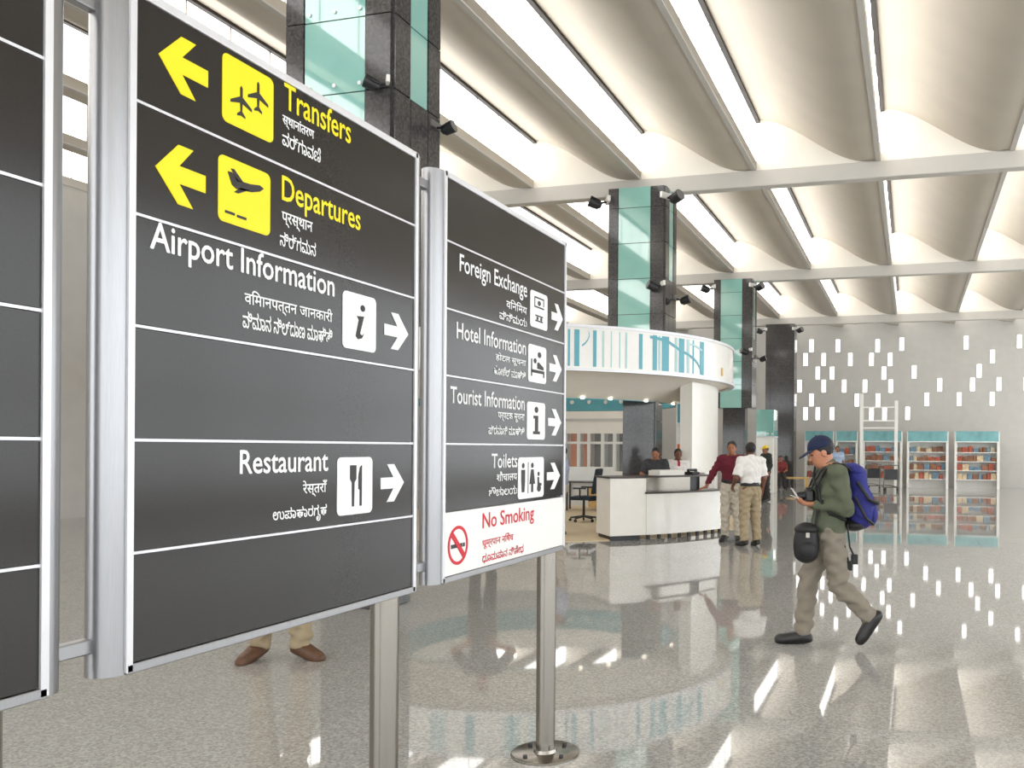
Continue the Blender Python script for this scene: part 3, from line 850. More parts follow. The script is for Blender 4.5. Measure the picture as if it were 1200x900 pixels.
# office partition behind the rotunda, with its windows
OY = 27.0
xo0, xo1 = on_y(560, 500, OY)[0], on_y(733, 500, OY)[0]
off = setting('wall_office', 'white office partition with a row of windows behind the rotunda', 'wall')
zA, zB_ = on_y(690, 552, OY)[1], on_y(690, 508, OY)[1]
MB().box(xo0, xo1, OY, OY + 0.2, 0, zA).build('lower_panel', 'white_plaster', off)
MB().box(xo0, xo1, OY, OY + 0.2, zB_, 3.3).build('upper_panel', 'white_plaster', off)
MB().box(xo0, xo1, OY - 0.03, OY + 0.0, zB_ + 0.42, zB_ + 0.5).build('band', 'wall_paint', off)
edges = [560, 580, 600, 620, 640, 662, 678, 690, 706, 720, 733]
for p in edges:
    xx = on_y(p, 500, OY)[0]
    MB().box(xx - 0.05, xx + 0.05, OY - 0.01, OY + 0.1, zA, zB_).build('window_post', 'white_gloss', off)
zt = zA + (zB_ - zA) * 0.76
MB().box(xo0, xo1, OY - 0.008, OY + 0.08, zt - 0.05, zt + 0.03).build('window_rail', 'white_gloss', off)
cols_ = ['dark_wood', 'orange_panel', 'grey_plastic', 'dark_wood', 'orange_panel', 'orange_panel', 'orange_panel', 'dark_wood', 'grey_plastic', 'dark_wood']
for k, (p, q) in enumerate(zip(edges, edges[1:])):          # cupboards and curtains inside
    x0, x1 = on_y(p, 500, OY)[0], on_y(q, 500, OY)[0]
    MB().box(x0, x1, OY + 0.55, OY + 0.6, zA - 0.3, zB_ + 0.2).build('interior_panel', 'wall_paint', off)
    MB().box(x0 + 0.12 * (x1 - x0), x0 + 0.72 * (x1 - x0), OY + 0.4, OY + 0.54, zA - 0.2, zB_ + 0.1).build('interior_cupboard', cols_[k], off)
    g = MB().box(x0 + 0.05, x1 - 0.05, OY + 0.045, OY + 0.055, zA, zB_).build('pane', mat('pane_%d' % k, (0.9, 0.95, 0.95), 0.02), off)
    nt = MATS['pane_%d' % k].node_tree
    nt.nodes['Principled BSDF'].inputs['Alpha'].default_value = 0.12

# ================================================================== far end: shops, kiosk, bench
SY = 36.6
def spx(px): return on_y(px, 540, SY)[0]
def spz(py, px=1000): return on_y(px, py, SY)[1]
mat('shop_teal', srgb(128, 186, 190), 0.4, var=0.2, scale=3)
mat('goods_red', srgb(186, 96, 70), 0.5, var=0.3, scale=9)
mat('goods_brown', srgb(150, 104, 76), 0.5, var=0.4, scale=7)
mat('goods_cream', srgb(226, 204, 168), 0.5, var=0.2, scale=9)
mat('goods_blue', srgb(120, 150, 170), 0.5, var=0.3, scale=9)
def shop(pa, pb, label, rows, seed, y=SY + 0.6, sign=True):
    rnd = random.Random(seed)
    x0, x1 = on_y(pa, 540, y)[0], on_y(pb, 540, y)[0]
    t = thing('shop_unit', label, 'shop', ((x0 + x1) / 2, y, 0))
    w = (x1 - x0) / 2
    top = 2.25
    MB().box(-w, w, 0.55, 0.65, 0, top + 0.1).build('back_wall', 'cream_gloss', t)
    for s in (-1, 1):
        MB().box(s * w - 0.05, s * w + 0.05, 0, 0.65, 0, top + 0.1).build('side_panel', 'white_gloss', t)
    MB().box(-w, w, -0.04, 0.65, top - 0.3, top + 0.12).build('sign_band', 'shop_teal', t)
    MB().box(-w, w, -0.05, -0.03, top - 0.34, top - 0.3).build('sign_edge', 'white_gloss', t)
    for r in range(rows):
        z = 0.35 + r * (top - 0.75) / rows
        MB().box(-w, w, 0.1, 0.6, z, z + 0.03).build('shelf', 'white_gloss', t)
        x = -w + 0.08
        while x < w - 0.2:
            ww = rnd.uniform(0.12, 0.26); hh = rnd.uniform(0.14, min(0.3, (top - 0.8) / rows - 0.08))
            MB().box(x, x + ww, 0.2, 0.45, z + 0.03, z + 0.03 + hh).build('goods', rnd.choice(['goods_red', 'goods_brown', 'goods_cream', 'goods_blue', 'goods_brown', 'goods_cream']), t)
            x += ww + 0.02
    return t
shop(944, 976, 'small shop with teal sign band beside the dark end column', 3, 1)
shop(980, 1004, 'small shop with teal sign band and brown goods against the slotted wall', 3, 2)
shop(1012, 1056, 'wide shop with pale teal band and rows of red goods behind the white frame', 4, 5, y=SY + 0.4)
shop(1064, 1110, 'shop with teal band and shelves of goods further along the slotted wall', 4, 9)
shop(1120, 1170, 'shop with teal band and mixed goods near the glazed wall corner', 4, 12)
# tall white frame
fr = thing('white_gantry', 'tall slender white frame standing before the shops', 'frame', (spx(1030), SY - 0.4, 0))
hw = (spx(1050) - spx(1010)) / 2
for s in (-1, 1):
    MB().box(s * hw - 0.07, s * hw + 0.07, -0.07, 0.07, 0, 3.9 if s < 0 else 3.6).build('post', 'white_gloss', fr, bevel=0.01)
for z in (3.3, 2.75, 2.45):
    MB().box(-hw, hw, -0.04, 0.04, z, z + 0.06).build('rail', 'white_gloss', fr)
# kiosk of teal glass next to the third column
ky = 30.5
kx0, kx1 = on_y(886, 500, ky)[0], on_y(907, 500, ky)[0]
kk = thing('glass_kiosk', 'kiosk with tall teal glass top and white base between the stone columns', 'kiosk', ((kx0 + kx1) / 2, ky, 0))
kw = (kx1 - kx0) / 2
zk = [on_y(896, p, ky)[1] for p in (512, 480)]
MB().box(-kw, kw, 0, 0.9, 0, zk[0]).build('base', 'white_gloss', kk, bevel=0.02)
MB().box(-kw, kw, 0, 0.9, zk[0] + 0.02, zk[1]).build('glass_top', 'teal_glass', kk, bevel=0.01)
MB().box(-kw - 0.02, kw + 0.02, -0.02, 0.92, zk[0] - 0.01, zk[0] + 0.03).build('ledge', 'bright_trim', kk)
for i in range(4):
    MB().box(-kw + 0.08 + i * 0.16, -kw + 0.14 + i * 0.16, -0.015, 0.0, zk[0] + 0.08, zk[0] + 0.14).build('glass_dot', 'slat_white', kk)
gx, gy = on_y(916, 540, 34.6)[0], 34.6
bn = thing('bench', 'long low wooden bench before the dark end column', 'bench', (gx, gy, 0))
MB().box(-0.9, 1.1, 0, 0.45, 0.38, 0.45).build('seat', 'bench_wood', bn, bevel=0.01)
for lx in (-0.8, 1.0):
    MB().box(lx - 0.05, lx + 0.05, 0.02, 0.43, 0, 0.38).build('leg', 'bench_wood', bn)
# luggage trolleys by the shops
def trolley(px, py, label):
    gx, gy = on_y(px, 540, py)[0], py
    t = thing('luggage_trolley', label, 'trolley', (gx, gy, 0), YAW, 'luggage trolleys parked by the shops')
    MB().path([(-0.28, -0.4, 0.16), (0.28, -0.4, 0.16), (0.2, 0.45, 0.2), (-0.2, 0.45, 0.2), (-0.28, -0.4, 0.16)], 0.02, 6).build('deck_frame', 'steel', t)
    MB().path([(-0.26, -0.36, 0.16), (-0.26, -0.48, 1.0), (0.26, -0.48, 1.0), (0.26, -0.36, 0.16)], 0.02, 6).build('handle_frame', 'grey_plastic', t)
    MB().box(-0.25, 0.25, -0.44, -0.4, 0.45, 0.85).build('basket', 'black_plastic', t)
    for wx, wy in ((-0.25, -0.38), (0.25, -0.38), (0.0, 0.42)):
        MB().tube((wx - 0.02, wy, 0.07), (wx + 0.02, wy, 0.07), 0.07, 0.07, 12).build('wheel', 'black_plastic', t, smooth=40)
trolley(1021, 35.2, 'luggage trolley parked before the red goods shelves by the frame post')
trolley(1041, 33.9, 'luggage trolley parked before the red goods shelves amid the frame')

# ================================================================== people
V = lambda *a: np.array(a, dtype=np.float64)
def unit(v):
    v = np.asarray(v, float); return v / (np.linalg.norm(v) + 1e-12)

# ---- signed distance shapes: each is (function(points)->distance, lo, hi, blend)
def cone(a, b, ra, rb, k=0.02, lat=None, f=1.0, clips=()):
    a, b = np.asarray(a, float), np.asarray(b, float)
    m = max(ra, rb) * max(1.0, f)
    lo, hi = np.minimum(a, b) - m, np.maximum(a, b) + m
    lat_ = None if lat is None else unit(lat)
    def sq(q):
        return q if lat_ is None else q - np.outer(q @ lat_, lat_) * (1 - 1 / f)
    ab = sq((b - a)[None])[0]
    L2 = ab @ ab + 1e-12
    cl = [(np.asarray(p, float), unit(n)) for p, n in clips]
    def fn(p):
        q = sq(p - a)
        t = np.clip(q @ ab / L2, 0, 1)
        d = np.sqrt(((q - t[:, None] * ab) ** 2).sum(1)) - (ra + (rb - ra) * t)
        for c, n in cl:
            d = np.maximum(d, (p - c) @ n)
        return d
    return fn, lo, hi, k
def ell(c, r, k=0.02, rot=None, clips=()):
    c, r = np.asarray(c, float), np.asarray(r, float)
    M = np.eye(3) if rot is None else rot
    ext = np.abs(M) @ r
    cl = [(np.asarray(p, float), unit(n)) for p, n in clips]
    def fn(p):
        q = (p - c) @ M
        k0 = np.sqrt(((q / r) ** 2).sum(1)); k1 = np.sqrt(((q / r ** 2) ** 2).sum(1)) + 1e-9
        d = k0 * (k0 - 1) / k1
        for cc, n in cl:
            d = np.maximum(d, (p - cc) @ n)
        return d
    return fn, c - ext, c + ext, k
def smin(a, b, k):
    h = np.maximum(k - np.abs(a - b), 0) / k
    return np.minimum(a, b) - h * h * k * 0.25
def field(shapes, p, band=None, grow=0.0):
    d = np.full(len(p), 1.0)
    for fn, lo, hi, k in shapes:
        m = (0.12 if band is None else band) + k + abs(grow)
        ok = np.all((p > lo - m) & (p < hi + m), axis=1)
        if not ok.any(): continue
        i = np.nonzero(ok)[0]
        d[i] = smin(d[i], fn(p[i]), k)
    return d - grow
def sdf_mesh(shapes, vox, grow=0.0, clips=(), disp=None):
    lo = np.min([s[1] for s in shapes], axis=0) - 0.03 - abs(grow)
    hi = np.max([s[2] for s in shapes], axis=0) + 0.03 + abs(grow)
    S = 3
    nc = np.ceil((hi - lo) / (vox * S)).astype(int) + 1
    g = np.stack(np.meshgrid(*[np.arange(n) for n in nc], indexing='ij'), -1).reshape(-1, 3)
    dc = field(shapes, lo + (g + 0.5) * vox * S, 0.12, grow).reshape(nc)
    near = np.abs(dc) < vox * S * 1.6 + 0.012
    fine = np.where(dc > 0, 1.0, -1.0).astype(np.float32).repeat(S, 0).repeat(S, 1).repeat(S, 2)
    mask = near.repeat(S, 0).repeat(S, 1).repeat(S, 2)
    idx = np.argwhere(mask)
    P = lo + idx * vox
    d = field(shapes, P, vox * S * 2 + 0.02, grow)
    if disp is not None: d = d + disp(P)
    for c, n in clips:
        d = np.maximum(d, (P - np.asarray(c, float)) @ unit(n))
    fine[mask] = d
    v = fine
    ins = v < 0
    c8 = [ins[i:ins.shape[0] - 1 + i, j:ins.shape[1] - 1 + j, k:ins.shape[2] - 1 + k] for i in (0, 1) for j in (0, 1) for k in (0, 1)]
    cnt = sum(c.astype(np.int8) for c in c8)
    act = np.argwhere((cnt > 0) & (cnt < 8))
    vid = -np.ones(np.array(v.shape) - 1, dtype=np.int64)
    vid[tuple(act.T)] = np.arange(len(act))
    corners = [(i, j, k) for i in (0, 1) for j in (0, 1) for k in (0, 1)]
    acc = np.zeros((len(act), 3)); num = np.zeros(len(act))
    for a in range(8):
        for b in range(a + 1, 8):
            ca, cb = np.array(corners[a]), np.array(corners[b])
            if np.abs(ca - cb).sum() != 1: continue
            va = v[tuple((act + ca).T)]; vb = v[tuple((act + cb).T)]
            x = (va < 0) != (vb < 0)
            t = np.where(x, va / (va - vb + 1e-12), 0)
            acc += np.where(x[:, None], ca + t[:, None] * (cb - ca), 0); num += x
    verts = lo + (act + acc / num[:, None]) * vox
    faces = []
    for ax in range(3):
        o1, o2 = [(1, 2), (2, 0), (0, 1)][ax]
        sl0 = [slice(None)] * 3; sl1 = [slice(None)] * 3
        sl0[ax] = slice(0, -1); sl1[ax] = slice(1, None)
        A, B = ins[tuple(sl0)], ins[tuple(sl1)]
        e = np.argwhere(A != B)
        if not len(e): continue
        ok = (e[:, o1] > 0) & (e[:, o2] > 0) & (e[:, o1] < vid.shape[o1]) & (e[:, o2] < vid.shape[o2])
        e = e[ok]
        d1 = np.zeros(3, int); d1[o1] = 1
        d2 = np.zeros(3, int); d2[o2] = 1
        q = np.stack([vid[tuple((e - d1 - d2).T)], vid[tuple((e - d2).T)], vid[tuple(e.T)], vid[tuple((e - d1).T)]], 1)
        fl_ = ~A[tuple(e.T)]
        q[fl_] = q[fl_][:, ::-1]
        faces.append(q[(q >= 0).all(1)])
    return verts, np.concatenate(faces)
def sdf_obj(name, shapes, vox, m, parent=None, **kw):
    vs, fs = sdf_mesh(shapes, vox, **kw)
    me = bpy.data.meshes.new(name)
    me.vertices.add(len(vs)); me.vertices.foreach_set('co', vs.astype(np.float32).ravel())
    me.loops.add(len(fs) * 4); me.loops.foreach_set('vertex_index', fs.ravel().astype(np.int32))
    me.polygons.add(len(fs)); me.polygons.foreach_set('loop_start', (np.arange(len(fs)) * 4).astype(np.int32))
    me.update(calc_edges=True)
    me.materials.append(MATS[m])
    me.shade_smooth()
    o = bpy.data.objects.new(name, me)
    COL.objects.link(o); o.parent = parent
    return o

def rotx(a):
    c, s = math.cos(a), math.sin(a)
    return np.array([[1, 0, 0], [0, c, -s], [0, s, c]])
def rotzm(a):
    c, s = math.cos(a), math.sin(a)
    return np.array([[c, -s, 0], [s, c, 0], [0, 0, 1]])
def axis_rot(v, ax, a):
    ax = unit(ax); v = np.asarray(v, float)
    return v * math.cos(a) + np.cross(ax, v) * math.sin(a) + ax * (ax @ v) * (1 - math.cos(a))

def hand(w, hd, pn, curl, thumb_side):
    """palm, four unequal bent fingers and a thumb leaving the side of the palm"""
    hd = unit(hd); pn = unit(np.asarray(pn) - hd * (np.asarray(pn) @ hd))
    sv = np.cross(hd, pn) * thumb_side               # points to the thumb
    sh = [cone(w - hd * 0.01, w + hd * 0.085, 0.018, 0.0165, 0.012, lat=sv, f=2.2)]
    for i, L in enumerate((0.072, 0.081, 0.076, 0.058)):
        p = w + hd * (0.082 - 0.006 * abs(i - 1)) + sv * (0.031 - 0.0208 * i)
        d = hd.copy()
        for j, fr in enumerate((0.44, 0.32, 0.24)):
            d = axis_rot(d, np.cross(d, pn), curl * (0.75, 1.0, 0.8)[j])
            q = p + d * L * fr
            sh.append(cone(p, q, 0.0092 - 0.0008 * j, 0.0086 - 0.0009 * j, 0.004))
            p = q
    p = w + hd * 0.022 + sv * 0.026
    d = unit(hd * 0.75 + sv * 0.65 + pn * 0.35)
    for j, fr in enumerate((0.038, 0.03, 0.024)):
        q = p + d * fr
        sh.append(cone(p, q, 0.0125 - 0.0012 * j, 0.0112 - 0.0012 * j, 0.008 if j == 0 else 0.004))
        p = q
        d = unit(axis_rot(d, np.cross(d, unit(hd + pn)), curl * 0.5))
    return sh

DEF = dict(pelvis=(0, 0, 0.95), waist=(0, 0.0, 1.08), chest=(0, 0.0, 1.28), neck=(0, -0.015, 1.455), head=(0, 0.02, 1.60),
           shL=(-0.185, -0.015, 1.415), elL=(-0.235, -0.03, 1.13), wrL=(-0.235, 0.06, 0.89),
           shR=(0.185, -0.015, 1.415), elR=(0.235, -0.03, 1.13), wrR=(0.235, 0.06, 0.89),
           hiL=(-0.09, 0, 0.92), knL=(-0.105, 0.02, 0.50), anL=(-0.115, -0.02, 0.09), toL=(-0.14, 0.16, 0.03),
           hiR=(0.09, 0, 0.92), knR=(0.105, 0.02, 0.50), anR=(0.115, -0.02, 0.09), toR=(0.14, 0.16, 0.03))
def person(label, loc, rotz, vox, pose=None, pitch=0.0, turn=0.0, curl=0.35, skin='skin_brown', shirt=('shirt_white', 'short'), trousers='khaki',
           shoes='shoe_black', hair='hair_black', cap=None, belt=None, collar=True, pnL=(1, 0, 0), pnR=(-1, 0, 0), hdL=None, hdR=None,
           hem=0.93, tuck=True, tie=None, beard=False, baggy=0.012, feet=True, group=None, scale=1.0, wide=1.0, dz=0.0):
    J = {k: V(*v) for k, v in DEF.items()}
    for k, v in (pose or {}).items(): J[k] = V(*v)
    X = V(1, 0, 0)
    HR = rotzm(turn) @ rotx(-pitch)
    hc = J['head']
    H = lambda x, y, z: hc + HR @ V(x, y, z)
    # ---- torso axes
    lat = unit(J['shR'] - J['shL'])
    torso = [cone(J['pelvis'] - V(0, 0, 0.02), J['waist'], 0.105 * wide, 0.098 * wide, 0.05, lat=lat, f=1.42),
             cone(J['waist'], J['chest'], 0.098 * wide, 0.115 * wide, 0.05, lat=lat, f=1.45),
             cone(J['chest'], J['neck'] - V(0, 0, 0.09), 0.115 * wide, 0.085, 0.05, lat=lat, f=1.6),
             cone(J['shL'], J['shR'], 0.055, 0.055, 0.05),
             cone(J['neck'] + V(0, 0, 0.01), J['shL'] * 0.8 + J['neck'] * 0.2, 0.048, 0.045, 0.05),
             cone(J['neck'] + V(0, 0, 0.01), J['shR'] * 0.8 + J['neck'] * 0.2, 0.048, 0.045, 0.05)]
    def arm(s, ra=1.0, upto=1.0, k=0.03):
        sh, el, wr = J['sh' + s], J['el' + s], J['wr' + s]
        out = [cone(sh, el, 0.052 * ra, 0.041 * ra, k)]
        out.append(cone(el, el + (wr - el) * upto, 0.042 * ra, (0.042 + (0.028 - 0.042) * upto) * ra, k))
        return out
    def leg(s, k=0.04):
        hi, kn, an = J['hi' + s], J['kn' + s], J['an' + s]
        calf = kn + (an - kn) * 0.3
        bk = unit(np.cross(an - kn, X)) * -1
        return [cone(hi, kn, 0.088, 0.058, k), cone(kn, an, 0.054, 0.038, k), cone(kn + (an - kn) * 0.12 + V(0, -0.015, 0), kn + (an - kn) * 0.55 + V(0, -0.012, 0), 0.048, 0.04, k)]
    def foot(s, g=0.0, k=0.03):
        an, to = J['an' + s], J['to' + s]
        fd = unit(to - an - V(0, 0, 0))
        heel = an + (an - to) * 0.18 + (J['an' + s] - J['kn' + s]) * 0.10
        return [cone(an, to, 0.038 + g, 0.027 + g, k), cone(heel, to, 0.034 + g, 0.03 + g, k)]
    head = [ell(H(0, -0.012, 0.03), (0.074, 0.094, 0.092), 0.02, HR), ell(H(0, 0.022, -0.03), (0.060, 0.070, 0.094), 0.025, HR),
            ell(H(0, 0.052, -0.092), (0.030, 0.028, 0.024), 0.03, HR),                       # chin
            cone(H(0, 0.084, 0.012), H(0, 0.108, -0.028), 0.010, 0.0145, 0.014),              # nose
            ell(H(0, 0.080, 0.022), (0.05, 0.014, 0.011), 0.014, HR),                         # brow
            ell(H(0, 0.086, -0.060), (0.022, 0.012, 0.010), 0.012, HR),                       # lips
            ell(H(-0.074, -0.008, -0.01), (0.010, 0.022, 0.034), 0.008, HR), ell(H(0.074, -0.008, -0.01), (0.010, 0.022, 0.034), 0.008, HR),
            cone(J['neck'] - V(0, 0, 0.03), hc + HR @ V(0, -0.02, -0.06), 0.056, 0.052, 0.03)]
    hands = []
    for s, pn, hd, ts in (('L', pnL, hdL, 1), ('R', pnR, hdR, -1)):
        wr, el = J['wr' + s], J['el' + s]
        h = unit(wr - el) if hd is None else unit(hd)
        hands += hand(wr, h, V(*pn), curl, ts)
    shapes = torso + arm('L') + arm('R') + leg('L') + leg('R') + foot('L') + foot('R') + head + hands
    body = sdf_obj('person', shapes, vox, skin)
    body.location = tuple(loc) + (dz,) if len(loc) == 2 else loc
    body.rotation_euler = (0, 0, rotz)
    body.scale = (scale,) * 3
    tag(body, label, 'person', group)
    cv = max(vox, 0.006)
    fold = lambda p: 0.004 * np.sin(38 * p[:, 2] + 9 * np.sin(9 * p[:, 0] + 5 * p[:, 1]) + 25 * p[:, 1]) + 0.003 * np.sin(70 * p[:, 2] - 30 * p[:, 0] + 18 * p[:, 1])
    # ---- shirt
    sm_, sleeve = shirt
    top = list(torso)
    for s in ('L', 'R'):
        sh, el, wr = J['sh' + s], J['el' + s], J['wr' + s]
        if sleeve == 'short':
            e = sh + (el - sh) * 0.82
            top.append(cone(sh, e, 0.062, 0.062, 0.03, clips=[(e, el - sh)]))
        else:
            top.append(cone(sh, el, 0.056, 0.048, 0.03))
            e = el + (wr - el) * 0.93
            top.append(cone(el, e, 0.047, 0.036, 0.03, clips=[(e, wr - el)]))
    if not tuck:
        top.append(cone(J['pelvis'] + V(0, 0, 0.04), (J['pelvis'] + V(0, 0, -0.1)), 0.118 * wide, 0.115 * wide, 0.05, lat=lat, f=1.4))
    sdf_obj('shirt', top, cv, sm_, body, grow=0.013, disp=fold, clips=[(V(0, 0, hem), (0, 0, -1)), (J['neck'] + V(0, 0.03, 0.03), (0, 0.35, 1))])
    if collar:
        n0 = J['neck']
        cl_ = [cone(n0 + V(0, 0.005, -0.02), n0 + V(0, 0.01, 0.03), 0.078, 0.068, 0.01, clips=[(n0 + V(0, 0.07, 0.03), (0, 0.55, 0.85))])]
        sdf_obj('collar', cl_, cv, sm_, body)
    # ---- trousers
    tr = [cone(J['pelvis'] + V(0, 0, 0.06), J['pelvis'] - V(0, 0, 0.04), 0.108 * wide, 0.112 * wide, 0.04, lat=lat, f=1.42)]
    for s in ('L', 'R'):
        hi, kn, an = J['hi' + s], J['kn' + s], J['an' + s]
        e = kn + (an - kn) * 0.97
        tr += [cone(hi, kn, 0.094 + baggy * 0.4, 0.066 + baggy, 0.03), cone(kn, e, 0.064 + baggy, 0.056 + baggy, 0.03, clips=[(e, an - kn)])]
    fold2 = lambda p: 1.5 * fold(p) + 0.005 * np.sin(26 * p[:, 2] + 34 * p[:, 1] + 3 * np.sin(11 * p[:, 2])) + 0.004 * np.sin(58 * p[:, 2] - 40 * p[:, 1])
    sdf_obj('trousers', tr, cv, trousers, body, grow=0.006, disp=fold2, clips=[(J['waist'] - V(0, 0, 0.03), (0, 0, 1))])
    if belt:
        bz = J['waist'] - V(0, 0, 0.05)
        bl = [cone(bz + V(0, 0, 0.02), bz - V(0, 0, 0.02), 0.112 * wide, 0.112 * wide, 0.02, lat=lat, f=1.42, clips=[(bz + V(0, 0, 0.018), (0, 0, 1)), (bz - V(0, 0, 0.018), (0, 0, -1))])]
        sdf_obj('belt', bl, cv, belt, body, grow=0.014)
    # ---- shoes
    for s in ('L', 'R'):
        an, to, kn = J['an' + s], J['to' + s], J['kn' + s]
        fd = unit(to - an); up = unit(kn - an); up = unit(up - fd * (up @ fd))
        side = np.cross(fd, up)
        heel = an - fd * 0.035 - up * 0.035
        tip = to + fd * 0.04
        sole = min((heel - up * 0.035) @ up, (tip - up * 0.02) @ up)
        shp = [cone(heel, tip, 0.046, 0.040, 0.02, lat=side, f=1.1), cone(an + up * 0.0, to, 0.056, 0.046, 0.03, clips=[(an + up * 0.035, up)])]
        sdf_obj('shoe', shp, cv, shoes, body, clips=[(heel - up * 0.036, -up)])
    # ---- head dress
    if hair:
        hs = [ell(H(0, -0.016, 0.034), (0.083, 0.103, 0.099), 0.02, HR)]
        cl = [(H(0, 0.055, 0.06), HR @ V(0, 0.80, -0.60)), (H(0, 0, -0.075), HR @ V(0, 0, -1))]
        sdf_obj('hair', hs, cv, hair, body, clips=cl, disp=lambda p: 0.003 * np.sin(160 * p[:, 0]) * np.sin(130 * p[:, 2] + 60 * p[:, 1]))
    if cap:
        cs = [ell(H(0, -0.008, 0.042), (0.088, 0.106, 0.095), 0.01, HR)]
        co = sdf_obj('cap', cs, cv, cap, body, clips=[(H(0, 0, 0.035), HR @ V(0, 0.06, -1))])
        br = [ell(H(0, 0.10, 0.034), (0.078, 0.095, 0.010), 0.01, HR @ rotx(-0.22), clips=[(H(0, 0.05, 0.03), HR @ V(0, -1, 0))])]
        sdf_obj('cap_brim', br, min(cv, 0.006), cap, co)
        sdf_obj('cap_button', [ell(H(0, -0.008, 0.137), (0.01, 0.01, 0.006), 0.01)], 0.003, cap, co)
    for s in (-1, 1):
        c = H(s * 0.030, 0.0815, 0.004)
        MB().ball(tuple(c), (0.011, 0.008, 0.006), 8).build('eye', 'eye_dark', body, smooth=60)
    c = H(0, 0.0965, -0.062)
    MB().ball(tuple(c), (0.02, 0.005, 0.005), 8).build('mouth', 'lip', body, smooth=60)
    if tie:
        n0 = J['neck']
        MB().obox((n0[0], n0[1] + 0.115, n0[2] - 0.17), (0.026, 0, 0), (0, 0.006, 0), (0, 0.012, 0.16)).obox((n0[0], n0[1] + 0.10, n0[2] - 0.0), (0.022, 0, 0), (0, 0.014, 0), (0, 0, 0.02)).build('tie', tie, body, bevel=0.004)
    return body, J

mat('skin_brown', srgb(158, 104, 76), 0.5, var=0.06, scale=20)
mat('skin_tan', srgb(192, 132, 102), 0.5, var=0.06, scale=20)
mat('skin_dark', srgb(112, 72, 54), 0.5, var=0.06, scale=20)
mat('eye_dark', srgb(30, 24, 22), 0.2)
mat('lip', srgb(150, 84, 74), 0.5)
mat('hair_black', srgb(28, 25, 25), 0.55, var=0.25, scale=80, bump=0.3)
mat('shirt_white', srgb(234, 230, 226), 0.85, var=0.05, scale=14, bump=0.15)
mat('shirt_maroon', srgb(102, 24, 42), 0.85, var=0.15, scale=10, bump=0.15)
mat('shirt_olive', srgb(90, 96, 78), 0.9, var=0.12, scale=10, bump=0.2)
mat('shirt_dark', srgb(62, 62, 66), 0.85, var=0.12, scale=12, bump=0.1)
mat('shirt_blue', srgb(170, 188, 214), 0.85, var=0.06, scale=12, bump=0.1)
mat('shirt_grey_blue', srgb(160, 164, 186), 0.85, var=0.06, scale=12, bump=0.1)
mat('shirt_red', srgb(128, 52, 54), 0.85, var=0.1, scale=12)
mat('khaki', srgb(164, 148, 120), 0.9, var=0.08, scale=9, bump=0.15)
mat('trouser_grey', srgb(134, 126, 113), 0.9, var=0.1, scale=9, bump=0.2)
mat('trouser_light', srgb(198, 188, 172), 0.9, var=0.08, scale=9, bump=0.15)
mat('trouser_dark', srgb(58, 54, 54), 0.9, var=0.1, scale=9)
mat('shoe_black', srgb(30, 28, 28), 0.4, var=0.2, scale=30)
mat('shoe_brown', srgb(92, 62, 42), 0.5, var=0.25, scale=30)
mat('cap_navy', srgb(26, 36, 68), 0.85, var=0.15, scale=25, bump=0.2)
mat('cap_yellow', srgb(238, 202, 32), 0.6, var=0.05)
mat('leather_black', srgb(26, 25, 27), 0.55, var=0.25, scale=25, bump=0.2)
mat('pack_blue', srgb(42, 46, 124), 0.8, var=0.2, scale=14, bump=0.3)
mat('tie_red', srgb(168, 36, 58), 0.6, var=0.1)
mat('vest_dark', srgb(50, 54, 50), 0.9, var=0.15, scale=18, bump=0.2)

# ---- the walking traveller
wx, wy = ground(970, 757)
WROT = YAW + PI / 2
pose = dict(pelvis=(0, 0.0, 0.945), waist=(0, 0.005, 1.08), chest=(0, 0.0, 1.27), neck=(0, -0.005, 1.44), head=(0, 0.065, 1.575),
            shL=(-0.185, -0.045, 1.405), elL=(-0.235, -0.095, 1.135), wrL=(-0.10, 0.125, 1.155),
            shR=(0.185, 0.005, 1.41), elR=(0.225, -0.02, 1.14), wrR=(0.06, 0.135, 1.17),
            hiR=(0.085, 0.01, 0.915), knR=(0.09, 0.145, 0.525), anR=(0.085, 0.195, 0.073), toR=(0.095, 0.345, 0.04),
            hiL=(-0.085, -0.01, 0.915), knL=(-0.09, -0.075, 0.50), anL=(-0.085, -0.335, 0.25), toL=(-0.09, -0.262, 0.105))
walker, WJ = person('traveller in olive top, grey trousers and navy cap walking across the floor', (wx, wy), WROT, 0.0055, pose, pitch=0.38, curl=0.45,
                    skin='skin_tan', shirt=('shirt_olive', 'long'), trousers='trouser_grey', cap='cap_navy', hem=0.93, tuck=False, collar=True,
                    pnL=(0.3, 0, 1), pnR=(-0.6, 0.2, 0.6), hdL=(0.25, 1, 0.05), hdR=(-0.2, 1, 0.05), baggy=0.008, wide=0.97)
vest = [cone((0, 0.005, 1.03), (0, 0, 1.27), 0.112, 0.128, 0.05, lat=(1, 0, 0), f=1.42), cone((0, 0, 1.27), (0, -0.01, 1.36), 0.128, 0.10, 0.05, lat=(1, 0, 0), f=1.45)]
def at_w(x, y, z):
    c, s = math.cos(WROT), math.sin(WROT)
    return (wx + x * c - y * s, wy + x * s + y * c, z)
def worn(name, label, cat, loc=(0, 0, 0)):
    return thing(name, label, cat, at_w(*loc), WROT)
